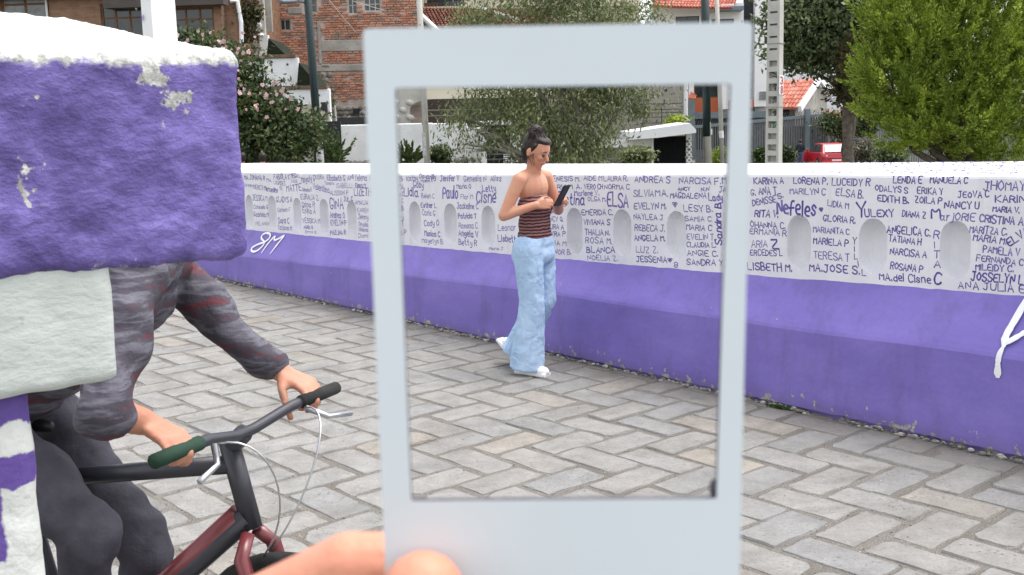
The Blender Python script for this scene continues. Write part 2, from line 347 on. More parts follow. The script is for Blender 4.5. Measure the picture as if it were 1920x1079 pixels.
# herringbone paving: every stone is its own piece
LO = np.array([0.98347, 4.41635]); LU = 0.2013047; LA = math.radians(-48.9915)
lu = np.array([math.cos(LA), math.sin(LA)]); lv = np.array([-math.sin(LA), math.cos(LA)])
def stone_mesh(seed):
    r = random.Random(seed); L, Wd = 2 * LU, LU
    g = [r.choice((r.uniform(.007, .013), r.uniform(.012, .023))) for _ in range(4)]
    x0, x1, y0, y1 = -L / 2 + g[0], L / 2 - g[1], -Wd / 2 + g[2] * .95, Wd / 2 - g[3] * .95
    P = []
    cs = [(x0, y0), (x1, y0), (x1, y1), (x0, y1)]
    for i, (cx, cy) in enumerate(cs):
        nx, ny = cs[(i + 1) % 4]; px_, py_ = cs[i - 1]
        ch = r.choice((.004, .006, .008, .014)) if r.random() < .85 else .035
        ch2 = ch * r.uniform(.5, 1.2)
        def along(ax, ay, bx, by, d):
            l = math.hypot(bx - ax, by - ay); return ax + (bx - ax) / l * d, ay + (by - ay) / l * d
        P.append(along(cx, cy, px_, py_, ch)); P.append(along(cx, cy, nx, ny, ch2))
        l = math.hypot(nx - cx, ny - cy); k = 3 if l > .25 else 2
        for q in range(1, k + 1):
            mx, my = cx + (nx - cx) * q / (k + 1), cy + (ny - cy) * q / (k + 1)
            ix, iy = -(ny - cy) / l, (nx - cx) / l; d = r.uniform(-.007, .006)
            P.append((mx + ix * d, my + iy * d))
    n = len(P); V = []
    for x, y in P: V.append((x * 1.0, y * 1.0, -.03))
    for x, y in P: V.append((x, y, -.008 + r.uniform(-.002, .002)))
    for x, y in P: V.append((x * (1 - .005 / (L / 2)), y * (1 - .005 / (Wd / 2)), r.uniform(-.0015, .0015)))
    F = [tuple(range(2 * n, 3 * n))]
    for a in (0, n):
        for i in range(n): F.append((a + i, a + (i + 1) % n, a + n + (i + 1) % n, a + n + i))
    return V, F
SM = [stone_mesh(i) for i in range(36)]
SME = []
for i, (V, F) in enumerate(SM):
    me = bpy.data.meshes.new('paving_stone'); me.from_pydata(V, [], F); me.materials.append(m['stone']); me.update(); SME.append(me)
cells = []
for a in range(-60, 40):
    for b in range(-60, 60):
        kq = (a - b) % 4
        if kq == 0: cu, cv, rot = a + 1, b + .5, 0
        elif kq == 3: cu, cv, rot = a + .5, b + 1, 1
        else: continue
        c = LO + LU * (cu * lu + cv * lv); s_, o_ = wloc((c[0], c[1], 0))
        if not (-7 < s_ < 12.4 and -5.35 < o_ < .16): continue
        d = np.array([c[0], c[1], 0]) - EYE; dep = d @ FW
        vis = 0
        if dep > .5:
            px = 960 + FPX * (d @ RT) / dep; py = 539.5 - FPX * (d @ UP) / dep
            if -120 < px < 2040 and 300 < py < 1180:
                hid = (px < 200 and py < 740) or (px < 60) or (px < 440 and py < 490) or (735 < px < 1390 and py > 1000)
                vis = 0 if hid else 1
        cells.append((-vis * 1000 / max(dep, .1), c, rot))
cells.sort(key=lambda q: q[0])
rr = random.Random(3); far = MB()
for i, (_, c, rot) in enumerate(cells):
    k = rr.randrange(36); ang = LA + (math.pi / 2 if rot else 0) + (math.pi if rr.random() < .5 else 0) + rr.uniform(-.012, .012)
    z = .000 + rr.uniform(-.004, .0035); tx, ty = rr.uniform(-.012, .012), rr.uniform(-.014, .014)
    Mx = Matrix.Translation((c[0] + rr.uniform(-.003, .003), c[1] + rr.uniform(-.003, .003), z)) @ Matrix.Rotation(ang, 4, 'Z') @ Matrix.Rotation(tx, 4, 'Y') @ Matrix.Rotation(ty, 4, 'X')
    if i < 298:
        o = link(bpy.data.objects.new('paving_stone', SME[k])); o.parent = deck
        o.matrix_parent_inverse = (Matrix.Translation(tuple(A0)) @ Matrix.Rotation(YAW, 4, 'Z')).inverted()
        o.matrix_basis = Mx
    else:
        R_ = np.array(Mx.to_3x3()); far.add(np.array(SM[k][0]) @ R_.T + np.array(Mx.translation), SM[k][1])
fo = far.build('distant_paving_stones', m['stone'], kind='stuff'); fo.parent = deck; fo.matrix_parent_inverse = (Matrix.Translation(tuple(A0)) @ Matrix.Rotation(YAW, 4, 'Z')).inverted()
# pebbles lying in the joints
gm = MB(); rg = random.Random(9)
for _ in range(5200):
    px, py = rg.uniform(60, 1920), 540 + 560 * rg.random() ** .8
    p = onz(px, py, -.007)
    s_, o_ = wloc(p)
    if not (-6 < s_ < 12 and -5 < o_ < .0): continue
    r_ = rg.uniform(.0015, .0055); gm.ball((p[0], p[1], -.0075 + r_ * .5), (r_, r_ * rg.uniform(.6, 1), r_ * .7), 5, 3)
gm.build('joint_gravel', m['rubble'], kind='stuff')
tf = MB(); c0 = onz(1467, 764)
for _ in range(420):
    a = rg.gauss(0, 1) * .034; b = rg.gauss(0, 1) * .012; p = c0 + TT * a + NN * (b - .02)
    h = rg.uniform(.006, .018); dx, dy = rg.uniform(-.012, .012), rg.uniform(-.012, .012); w2 = rg.uniform(.0015, .004)
    tf.add([p + (-w2, 0, 0), p + (w2, 0, 0), p + (dx + w2, dy, h * .7), p + (dx * 1.5, dy * 1.5, h), p + (dx - w2, dy, h * .7)], [(0, 1, 2, 3, 4)])
tf.build('moss_tuft', simple('moss', (.045, .075, .02), .9, .4, 60), label='small green tuft growing in the crack below the purple wall', cat='plant', kind='stuff')

# ---------------------------------------------------------------- the painted parapet
S1 = [-2, .7, 3.02, 4.77, 6.9, 8.43, 12]; Z1 = [.26, .310, .385, .430, .460, .490, .53]
S2 = [-2, .55, 2.8, 3.84, 5.2, 6.58, 7.45, 8.34, 12]; Z2 = [.47, .533, .578, .598, .634, .672, .704, .732, .80]
S3 = [-2, .57, 2.83, 5.2, 6.75, 8.32, 12]; Z3 = [1.03, 1.101, 1.143, 1.199, 1.240, 1.271, 1.34]
S4 = [-2, .1, 4.8, 6.5, 8.15, 12]; Z4 = [1.10, 1.163, 1.243, 1.277, 1.317, 1.39]
zch = lambda s: float(np.interp(s, S1, Z1)); zle = lambda s: float(np.interp(s, S2, Z2)); zcf = lambda s: float(np.interp(s, S3, Z3)); zcb = lambda s: float(np.interp(s, S4, Z4))
OFF = .155; WB = .56
par = empty('bridge_parapet', A0, YAW, label='long low bridge wall painted purple below and white above, covered in handwritten names', cat='wall')
def loft_wall(profile, s0, s1, step, close=True):
    mb = MB(); n = int(round((s1 - s0) / step)); P = None; k = None
    V = []; F = []
    for i in range(n + 1):
        s = s0 + (s1 - s0) * i / n; pr = profile(s); k = len(pr)
        for (o, z) in pr: V.append((s, o, z))
    for i in range(n):
        for j in range(k): F.append((i * k + j, (i + 1) * k + j, (i + 1) * k + (j + 1) % k, i * k + (j + 1) % k))
    F.append(tuple(range(k))[::-1]); F.append(tuple(n * k + j for j in range(k)))
    return mb.add(V, F)
def nz(s, k, a): return a * noise.noise((s * k, 3.1 * k, 0.7))
def prof_base(s):
    zc, zl = zch(s), zle(s)
    e = nz(s, 9, .006) + nz(s, 30, .003); g = nz(s, 1.3, .010); d = nz(s + 7, 2, .008)
    r = []
    r.append((.012 + nz(s + 3, 14, .008), -.05)); r.append((.010 + nz(s + 3, 14, .010), .004 + nz(s, 18, .008))); r.append((-.003 + d * .4, .022 + nz(s + 1, 22, .008)))
    r.append((d, zc * .5)); r.append((d * .6 + .0, zc - .028 + g)); r.append((.006, zc - .010 + g)); r.append((.018, zc + .012 + g)); r.append((.034, zc + .036 + g))
    r.append((OFF + .012, zl + e + (zl - zc) * .05)); r.append((OFF + .1, zl + e + .02)); r.append((WB + .02, zl)); r.append((WB + .02, -.05))
    return [(a, b) for a, b in r][::-1]
loft_wall(prof_base, -1.6, 12, .04).build('purple_footing', m['purple'], par, smooth=False)
def prof_white(s):
    e = nz(s, 5, .004) + nz(s, 24, .0015)
    zf, zb = zcf(s), zcb(s)
    return [(OFF, zle(s) - .03), (OFF, zf - .014 + e), (OFF + .004, zf - .003 + e), (OFF + .016, zf + .005 + e), (OFF + .12, zf + (zb - zf) * .42), (OFF + .27, zf + (zb - zf) * .85), (WB - .02, zb), (WB, zb - .02), (WB, zle(s) - .03)][::-1]
ww = loft_wall(prof_white, -1.6, 12, .06).build('white_upper_wall', m['white_wall'], par)
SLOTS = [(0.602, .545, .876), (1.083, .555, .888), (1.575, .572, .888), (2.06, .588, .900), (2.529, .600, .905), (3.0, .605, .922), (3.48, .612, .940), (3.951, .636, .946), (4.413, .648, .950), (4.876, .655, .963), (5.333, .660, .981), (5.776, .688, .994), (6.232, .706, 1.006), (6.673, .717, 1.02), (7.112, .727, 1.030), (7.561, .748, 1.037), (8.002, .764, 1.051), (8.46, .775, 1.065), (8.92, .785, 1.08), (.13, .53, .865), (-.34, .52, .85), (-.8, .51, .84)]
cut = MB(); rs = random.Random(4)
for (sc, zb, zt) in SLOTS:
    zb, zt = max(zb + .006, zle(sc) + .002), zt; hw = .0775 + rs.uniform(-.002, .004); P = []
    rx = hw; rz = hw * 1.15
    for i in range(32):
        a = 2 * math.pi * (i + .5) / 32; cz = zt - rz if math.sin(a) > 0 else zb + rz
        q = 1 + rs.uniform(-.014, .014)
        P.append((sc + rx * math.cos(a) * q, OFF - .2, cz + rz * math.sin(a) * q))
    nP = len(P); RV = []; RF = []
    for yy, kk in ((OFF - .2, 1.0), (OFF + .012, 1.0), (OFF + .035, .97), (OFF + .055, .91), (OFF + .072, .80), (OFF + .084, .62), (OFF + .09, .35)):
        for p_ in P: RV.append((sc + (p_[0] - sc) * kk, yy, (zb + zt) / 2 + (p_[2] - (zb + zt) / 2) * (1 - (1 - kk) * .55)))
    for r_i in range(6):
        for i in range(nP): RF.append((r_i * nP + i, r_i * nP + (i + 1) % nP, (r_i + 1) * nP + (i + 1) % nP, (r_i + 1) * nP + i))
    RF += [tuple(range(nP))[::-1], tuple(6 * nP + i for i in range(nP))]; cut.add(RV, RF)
co = cut.build('cutter', simple('light_lifted_niche_white', (.93, .93, .94), .6, .02, 3)); co.parent = par  # niche insides get a lighter white: their lit look is put into the colour
bpy.context.view_layer.update()
for q_ in (ww, co):
    bm = bmesh.new(); bm.from_mesh(q_.data); bmesh.ops.recalc_face_normals(bm, faces=bm.faces[:]); bm.to_mesh(q_.data); bm.free()
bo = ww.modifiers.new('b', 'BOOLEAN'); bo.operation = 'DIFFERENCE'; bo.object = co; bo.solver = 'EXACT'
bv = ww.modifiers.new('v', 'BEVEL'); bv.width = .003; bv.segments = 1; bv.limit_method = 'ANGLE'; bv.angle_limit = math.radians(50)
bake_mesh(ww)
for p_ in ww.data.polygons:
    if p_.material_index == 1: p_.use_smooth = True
bpy.data.objects.remove(co)
# mortar crumbs and cracked edge along the foot
cr = MB()
for _ in range(1500):
    s = rs.uniform(-1, 9.4); r_ = rs.choice((.004, .006, .009, .013)) * rs.uniform(.6, 1.2)
    if noise.noise((s * 2.2, 0, 5)) < -.18: continue
    cr.ball((s, rs.uniform(-.028, .004), rs.uniform(-.002, .010)), (r_ * 1.4, r_, r_ * .7), 5, 3)
cr.build('mortar_crumbs', m['rubble'], par, kind='stuff')

# ---- hand-painted names: a stroke alphabet, each name a low relief of paint
GL = {'A': '02 28 42;14 34', 'B': '02 08;08 28 37 36 25 05;25 44 43 32 02', 'C': '47 38 18 06 04 12 32 43', 'D': '02 08;08 28 46 44 22 02', 'E': '48 08 02 42;05 35', 'F': '48 08 02;05 35',
 'G': '47 38 18 06 04 12 32 44;44 24', 'H': '08 02;48 42;05 45', 'I': '12 18', 'J': '18 48;38 33 22 12 03', 'K': '08 02;48 05 42', 'L': '08 02 42', 'M': '02 08 25 48 42', 'N': '02 08 42 48',
 'O': '28 17 06 04 13 22 33 44 46 37 28', 'P': '02 08 28 47 46 35 05', 'Q': '28 17 06 04 13 22 33 44 46 37 28;24 52', 'R': '02 08 28 47 46 35 05;25 42', 'S': '47 38 18 07 06 25 44 43 32 12 03',
 'T': '08 48;28 22', 'U': '08 03 12 32 43 48', 'V': '08 22 48', 'W': '08 12 26 32 48', 'X': '08 42;48 02', 'Y': '08 25 48;25 22', 'Z': '08 48 02 42',
 'a': '35 26 16 05 03 12 22 33;36 33 42', 'b': '08 02;05 16 26 35 33 22 12 03', 'c': '35 26 16 05 03 12 22 33', 'd': '38 32;35 26 16 05 03 12 22 33', 'e': '04 34 35 26 16 05 03 12 32', 'f': '38 28 17 12;05 35',
 'g': '35 26 16 05 04 13 23 34;36 31 20 00', 'h': '08 02;05 16 26 35 32', 'i': '12 16;17 18', 'j': '26 21 10 00;27 28', 'k': '08 02;36 04 32', 'l': '18 12', 'm': '02 06;05 16 25 22;25 36 45 42', 'n': '02 06;05 16 26 35 32',
 'o': '26 16 05 03 12 22 33 35 26', 'p': '06 00;05 16 26 35 33 22 12 03', 'r': '02 06;04 16 26', 's': '35 26 16 05 33 22 12 03', 't': '18 13 22 32;06 26', 'u': '06 03 12 22 33;36 32', 'v': '06 12 26', 'x': '06 32;36 02',
 'y': '06 13 23;36 31 20 00', 'z': '06 36 02 32', '8': '25 16 17 28 38 47 46 35 25 14 13 22 32 43 44 35', '2': '07 18 38 47 46 02 42', '0': '28 17 06 04 13 22 33 44 46 37 28', '1': '17 28 22', '4': '38 04 44;38 32', '3': '08 38 46 35 25;35 44 43 32 12 03',
 '.': '12 13', '*': '22 06 07 18 27 38 47 46 22;24 16 37 24 26 25'}
def ribbon(mb, P, wd, O, ex, ez, nrm, lift=.0012, rnd=None):
    """P: 2-D points; a brush stroke standing slightly proud of the surface"""
    P = [np.array(p, float) for p in P]
    Q = [P[0]]
    for a, b in zip(P[:-1], P[1:]):
        if np.linalg.norm(b - a) > 1e-6: Q.append(b)
    P = Q
    if len(P) < 2: return
    if len(P) > 3:   # round the corners a little
        Q = [P[0]]
        for i in range(1, len(P) - 1):
            Q.append(P[i] * .72 + P[i - 1] * .28); Q.append(P[i] * .78 + .11 * (P[i - 1] + P[i + 1])); Q.append(P[i] * .72 + P[i + 1] * .28)
        Q.append(P[-1]); P = Q
    n = len(P); V = []; F = []
    def W3(p, h): return O + ex * p[0] + ez * p[1] + nrm * h
    e0 = P[0] - P[1]; e0 /= np.linalg.norm(e0) + 1e-9; e1 = P[-1] - P[-2]; e1 /= np.linalg.norm(e1) + 1e-9
    P[0] = P[0] + e0 * wd * .35; P[-1] = P[-1] + e1 * wd * .35
    for i in range(n):
        if i == 0: d = P[1] - P[0]
        elif i == n - 1: d = P[-1] - P[-2]
        else:
            a = P[i] - P[i - 1]; b = P[i + 1] - P[i]; d = a / (np.linalg.norm(a) + 1e-9) + b / (np.linalg.norm(b) + 1e-9)
            if np.linalg.norm(d) < .3: d = b
        d = d / (np.linalg.norm(d) + 1e-9); nn = np.array([-d[1], d[0]]); w_ = wd * .5 * ((rnd.uniform(.78, 1.15)) if rnd else 1)
        V += [W3(P[i] + nn * w_, .0006), W3(P[i], lift), W3(P[i] - nn * w_, .0006)]
    for i in range(n - 1):
        F += [(3 * i, 3 * i + 1, 3 * i + 4, 3 * i + 3), (3 * i + 1, 3 * i + 2, 3 * i + 5, 3 * i + 4)]
    mb.add(V, F)
def write(text, s0, z0, s1, z1, h, rnd, off=OFF):
    mb = MB(); x = 0; G = []
    for ch in text:
        if ch == ' ': x += 2.4; continue
        st_ = [[(int(p[0]), int(p[1])) for p in q.split()] for q in GL[ch].split(';')]
        mn = min(p[0] for q in st_ for p in q)
        w_ = max(p[0] for q in st_ for p in q) - mn; sz = rnd.uniform(.9, 1.08); dy = rnd.uniform(-.35, .35)
        G.append([[(x + (p[0] - mn) * rnd.uniform(.94, 1.06) + rnd.uniform(-.12, .12), (p[1] - 2) * sz + dy + rnd.uniform(-.18, .18)) for p in q] for q in st_])
        x += max(w_, .3) + rnd.uniform(1.15, 1.75)
    x = max(x - 1.4, 1.0)
    d = np.array([s1 - s0, z1 - z0]); L = np.linalg.norm(d); d /= L; sx = L / x; sy = h / 6.0
    ex = np.array([d[0], 0, d[1]]); ez = np.array([-d[1], 0, d[0]]); lean = rnd.uniform(-.08, .14)
    wd = min(.0125, max(.0056 if s0 > 5 else .0045, h * rnd.uniform(.135, .20)))
    for g in G:
        for q in g: ribbon(mb, [(p[0] * sx + p[1] * sy * lean, p[1] * sy) for p in q], wd, np.array([s0, off, z0]), ex, ez, np.array([0, -1.0, 0]), rnd=rnd)
    return mb
NAMES = """KARINA A|6.807,1.186,7.006,1.195,0.0343
LORENA P.|7.071,1.198,7.284,1.198,0.0332
LUCEIDY R|7.311,1.196,7.533,1.2,0.0354
G.|6.786,1.123,6.82,1.123,0.0311
ANA T|6.841,1.128,6.962,1.133,0.0411
MARILYN C|7.048,1.141,7.274,1.143,0.032
ELSA B.|7.335,1.145,7.499,1.136,0.0386
DENISSE|6.8,1.065,6.959,1.091,0.0345
S.|6.971,1.109,7.008,1.12,0.027
Ne|6.968,1.029,7.038,1.029,0.0745
feles|7.046,1.027,7.216,1.034,0.0805
*|7.237,1.055,7.26,1.056,0.0196
LIDIA M|7.287,1.088,7.414,1.078,0.0311
RITA V.|6.813,1.006,6.973,1.008,0.038
GLORIA R.|7.262,1.008,7.456,1.004,0.0327
OHANNA C.|6.784,0.942,7.023,0.95,0.0348
ERMANIA R|6.78,0.907,7.028,0.91,0.0314
MARIANITA C|7.202,0.945,7.421,0.944,0.0297
MARIELA P|7.204,0.882,7.416,0.882,0.0331
Y|7.441,0.897,7.463,0.898,0.0321
I|7.455,0.859,7.466,0.86,0.0257
L|7.456,0.819,7.476,0.821,0.0289
I|7.481,0.784,7.49,0.785,0.0257
L|7.504,0.738,7.525,0.74,0.0321
ARIA|6.794,0.83,6.901,0.838,0.0385
Z|6.926,0.831,6.976,0.835,0.0495
ERCEDES L|6.786,0.785,7.005,0.799,0.0316
TERESA T|7.209,0.803,7.425,0.805,0.0399
LISBETH M.|6.769,0.702,7.068,0.716,0.0423
MA.JOSE S.|7.183,0.734,7.489,0.743,0.0401
Y|7.465,1.038,7.516,1.043,0.0723
ULEXY|7.512,1.044,7.675,1.053,0.0363
LENDA E|7.665,1.219,7.82,1.222,0.0331
MANUELA C|7.862,1.225,8.052,1.228,0.0309
JHOMAY|8.131,1.202,8.325,1.204,0.0421
ODALYS S|7.566,1.178,7.747,1.172,0.0282
ERIKA Y|7.797,1.171,7.93,1.173,0.0312
EDITH B.|7.581,1.125,7.753,1.121,0.0323
ZOILA P|7.785,1.128,7.925,1.126,0.0327
JEOVA C|8.008,1.16,8.158,1.169,0.0284
KARINA|8.191,1.149,8.366,1.154,0.032
NANCY U|7.942,1.109,8.115,1.111,0.032
MARIA V.|8.18,1.105,8.305,1.103,0.0259
DIANA Z|7.719,1.055,7.844,1.055,0.0318
M|7.875,1.057,7.92,1.06,0.0518
arjORIE|7.921,1.05,8.095,1.055,0.0354
CRISTINA A.|8.118,1.052,8.332,1.047,0.0344
ANGELICA C.|7.64,0.97,7.872,0.966,0.037
MARITZA C.|8.072,0.999,8.251,0.998,0.0328
TATIANA H|7.649,0.927,7.824,0.92,0.0303
MARIA M.|8.091,0.965,8.25,0.955,0.0303
ELVA|8.266,0.947,8.355,1.015,0.0369
NARCISA A|7.659,0.863,7.855,0.86,0.0337
PAMELA V|8.142,0.912,8.315,0.905,0.0326
ROSANA P|7.663,0.789,7.838,0.784,0.0338
FERNANDA C|8.111,0.869,8.332,0.863,0.0284
MILEIDY C.|8.11,0.824,8.29,0.831,0.0285
JOSSELYN L|8.089,0.774,8.336,0.78,0.0395
MA.del Cisne|7.605,0.726,7.884,0.737,0.0356
ANA JULIA E|8.028,0.729,8.347,0.741,0.0354
R|7.891,0.961,7.919,0.961,0.0376
I|7.898,0.912,7.915,0.914,0.0325
T|7.897,0.863,7.924,0.866,0.0339
A|7.899,0.816,7.932,0.819,0.0327
C|7.902,0.736,7.936,0.738,0.0511
GENESIS M.|5.089,1.149,5.394,1.159,0.0336
AIDE M|5.428,1.164,5.599,1.169,0.0309
LAURA R.|5.615,1.167,5.827,1.172,0.0318
ANDREA S|5.888,1.167,6.179,1.172,0.0382
NARCISA|6.254,1.171,6.496,1.175,0.0366
F.M|6.526,1.173,6.609,1.182,0.0375
MIRIAM A.|5.1,1.094,5.41,1.109,0.0337
VERO CH|5.432,1.107,5.604,1.114,0.031
NORMA C|5.62,1.113,5.842,1.121,0.0319
C|5.151,0.996,5.223,0.995,0.092
istina|5.229,0.999,5.43,1.005,0.0675
Marlene V.|5.34,1.059,5.57,1.074,0.0329
OLGA M.|5.465,1.03,5.635,1.037,0.0294
ELSA|5.645,1.004,5.825,1.009,0.0873
SILVIA|5.877,1.078,6.048,1.085,0.0406
MA.|6.062,1.085,6.164,1.09,0.0434
MAGDALENA|6.183,1.083,6.46,1.091,0.0321
ANCY|6.245,1.128,6.338,1.132,0.0198
N.N|6.424,1.132,6.482,1.134,0.0222
JA|6.557,1.13,6.609,1.135,0.0307
Lady|6.483,1.079,6.584,1.083,0.04
EF.|5.031,1.026,5.122,1.026,0.0283
OSA P|5.028,0.925,5.197,0.934,0.0309
NANCY Q|5.027,0.872,5.22,0.883,0.0326
LAURA A|5.025,0.823,5.225,0.832,0.0327
ALVRA P|5.024,0.774,5.241,0.785,0.0311
LENA M|5.022,0.708,5.246,0.721,0.0329
LEONOR B.|5.02,0.646,5.297,0.665,0.0346
EMERIDA C.|5.406,0.937,5.693,0.951,0.0352
EVELYN M.|5.881,1,6.15,1.014,0.0385
*|6.202,1.027,6.24,1.029,0.0286
LESY B.|6.292,1.007,6.51,1.014,0.0389
VIVIANA S|5.422,0.876,5.665,0.885,0.0352
NAYLEA J|5.881,0.937,6.125,0.947,0.0334
SAMIA C|6.301,0.95,6.501,0.959,0.0283
THALIA N.|5.436,0.81,5.664,0.818,0.0353
REBECA J.|5.885,0.867,6.135,0.876,0.0373
MARIA C|6.31,0.898,6.502,0.903,0.034
ROSA M.|5.437,0.755,5.68,0.765,0.0377
ANGELA M.|5.885,0.803,6.139,0.818,0.0359
EVELIN T.|6.315,0.841,6.528,0.853,0.032
BLANCA|5.447,0.693,5.706,0.71,0.0378
LUZ Z.|5.895,0.729,6.081,0.74,0.0389
CLAUDIA L.|6.315,0.795,6.538,0.81,0.0285
ANGIE C.|6.32,0.745,6.551,0.758,0.0321
NOELIA Z.|5.457,0.643,5.732,0.662,0.03
JESSENIA|5.899,0.668,6.154,0.688,0.036
*|6.163,0.693,6.197,0.695,0.0218
8|6.214,0.664,6.245,0.667,0.0304
SANDRA Y|6.315,0.688,6.591,0.708,0.0344
Sandra B|6.581,0.826,6.571,1.065,0.0484
Kathy|3.385,1.098,3.537,1.108,0.0388
Dayanilly|3.564,1.124,3.778,1.125,0.0361
Noemi K|3.58,1.094,3.743,1.102,0.0241
Goby|3.471,1.05,3.612,1.05,0.0487
Jenifer V|3.836,1.112,4.073,1.119,0.0441
Genesis N|4.136,1.118,4.405,1.129,0.0429
Aliss|4.45,1.131,4.575,1.135,0.0388
Maria O|4.046,1.061,4.22,1.07,0.0327
Letty|4.357,1.053,4.513,1.055,0.0468
Lidia|3.34,0.979,3.537,0.982,0.0638
Flor M|4.09,0.986,4.239,0.992,0.0327
Paulo|3.862,0.981,4.05,0.984,0.0883
Cisne|4.277,0.972,4.503,0.98,0.0832
Belen C|3.581,0.974,3.753,0.976,0.0343
Esther L|3.567,0.898,3.774,0.903,0.0385
Jackeline C|4.038,0.911,4.297,0.919,0.0427
Carla G|3.581,0.838,3.753,0.837,0.0426
Patricia T|4.05,0.839,4.271,0.851,0.0369
Cody O|3.602,0.753,3.8,0.765,0.0447
Ramona C|4.054,0.766,4.283,0.776,0.0409
Monica C|3.606,0.677,3.812,0.681,0.0427
Angela V|4.051,0.708,4.288,0.71,0.0439
Mayerlyn B|3.567,0.619,3.842,0.629,0.0369
Betty R|4.048,0.639,4.269,0.646,0.0412
Leonor|4.524,0.778,4.719,0.79,0.0447
Lisbeth|4.521,0.698,4.731,0.709,0.0449
Maria J|4.414,0.629,4.577,0.64,0.019
MA. JOHANA R|0.53,1.03,0.966,1.03,0.0447
MA.|1.004,1.019,1.109,1.02,0.037
FABIOLA K|1.151,1.048,1.466,1.057,0.0488
MEGA L|1.492,1.07,1.662,1.075,0.0416
LOURDES|1.145,0.999,1.372,0.995,0.0367
JADE|1.487,1.028,1.608,1.026,0.0262
Magaly G|1.68,1.029,1.928,1.057,0.0516
KEIRA|1.941,1.071,2.088,1.076,0.0368
Elizabeth G|2.143,1.066,2.447,1.075,0.0452
ANI|2.489,1.076,2.584,1.09,0.0385
Yelena|2.603,1.08,2.796,1.086,0.049
Carmen|0.492,0.959,0.7,0.953,0.0359
MERCY|0.713,0.941,0.915,0.936,0.0442
Mercedes|0.94,0.931,1.213,0.923,0.0473
S|1.255,0.954,1.3,0.954,0.0304
MATTE|1.391,0.941,1.673,0.958,0.0602
Johanna R|1.684,0.953,1.86,0.956,0.033
Valentina|1.886,0.983,2.177,0.956,0.0556
Tamara|2.095,1.03,2.26,1.03,0.0273
ISABELLI|2.301,1.004,2.556,1.013,0.0392
Elena M|2.608,1.02,2.771,1.026,0.035
ALISSON P|2.186,0.938,2.488,0.95,0.0397
LIZETH|2.582,0.948,2.845,0.959,0.068
JESSICA M|0.684,0.826,0.995,0.834,0.0509
GLADYS A|1.176,0.83,1.479,0.843,0.0516
EURALIA Z.|1.653,0.881,1.979,0.883,0.045
JUL C|2.409,0.891,2.557,0.905,0.0379
GINA|2.175,0.818,2.393,0.829,0.0911
Dana R|1.669,0.811,1.904,0.819,0.045
Consuelo G|0.701,0.745,0.999,0.76,0.0357
Carmen F|1.191,0.739,1.444,0.752,0.0419
Erika A|1.675,0.752,1.91,0.759,0.0499
AMALIA|2.596,0.878,2.799,0.882,0.0352
Andrea O|2.167,0.738,2.417,0.747,0.0526
KAREN|2.622,0.813,2.794,0.817,0.0352
Gabriela M|0.691,0.668,1.002,0.679,0.0435
Sara C|1.191,0.634,1.407,0.641,0.0519
YESSICA M|1.665,0.663,1.981,0.676,0.0429
EVELYN P|2.172,0.67,2.433,0.686,0.0459
Jenny|2.627,0.753,2.789,0.757,0.0419
MELANI R|0.721,0.581,1.005,0.596,0.0359
Tatiana M|1.183,0.566,1.449,0.58,0.0422
NURIA Q|1.683,0.61,1.849,0.615,0.031
EMMA S|1.703,0.57,1.903,0.58,0.0239
PAULINA R|2.152,0.583,2.415,0.604,0.0415
Oralia|2.632,0.693,2.785,0.697,0.0353
Viviana|2.628,0.649,2.781,0.653,0.031
Domi|2.624,0.593,2.777,0.604,0.0355
Rosario B|2.835,1.08,3.333,1.096,0.0355
Mery|3.168,1.039,3.322,1.044,0.0346
Laura C|3.163,0.97,3.332,0.976,0.0347
Rita C|3.159,0.917,3.328,0.921,0.0348
Ines B|3.154,0.852,3.324,0.861,0.0349
Nely|3.149,0.782,3.319,0.792,0.035
Sofia T|3.145,0.729,3.316,0.74,0.0351
Carla P|3.14,0.655,3.349,0.665,0.0396
Ana|6.688,1.138,6.756,1.141,0.0331"""

rn = random.Random(12)
for ln in NAMES.split('\n'):
    t_, c_ = ln.split('|'); a = [float(q) for q in c_.split(',')]
    write(t_, *a, rn).build('painted_name', m['letter'] if rn.random() < (.72 if a[0] > 5.0 else .22) else m['letter_light'], par)
# 8M and the big white letters on the purple footing
def on_foot(s, o, z): return np.array([s, o, z])
def paint3(pts, wd, name):
    pts = [np.array(p, float) for p in pts]; Q = [pts[0]]
    for i in range(1, len(pts) - 1): Q += [pts[i] * .7 + pts[i - 1] * .3, pts[i] * .8 + .1 * (pts[i - 1] + pts[i + 1]), pts[i] * .7 + pts[i + 1] * .3]
    Q.append(pts[-1]); V = []; F = []; nr = np.array([0, -.85, .5]); n = len(Q)
    for i, q in enumerate(Q):
        d = Q[min(i + 1, n - 1)] - Q[max(0, i - 1)]; d /= np.linalg.norm(d) + 1e-9; sd_ = np.cross(d, nr); sd_ /= np.linalg.norm(sd_)
        w_ = wd * .5 * (1 + .25 * noise.noise((i * .7, wd * 50, 2))) * (.45 if i in (0, n - 1) else 1)
        V += [q + sd_ * w_ + nr * .004, q + nr * .0075, q - sd_ * w_ + nr * .004]
    for i in range(n - 1): F += [(3 * i, 3 * i + 1, 3 * i + 4, 3 * i + 3), (3 * i + 1, 3 * i + 2, 3 * i + 5, 3 * i + 4)]
    return MB().add(V, F)
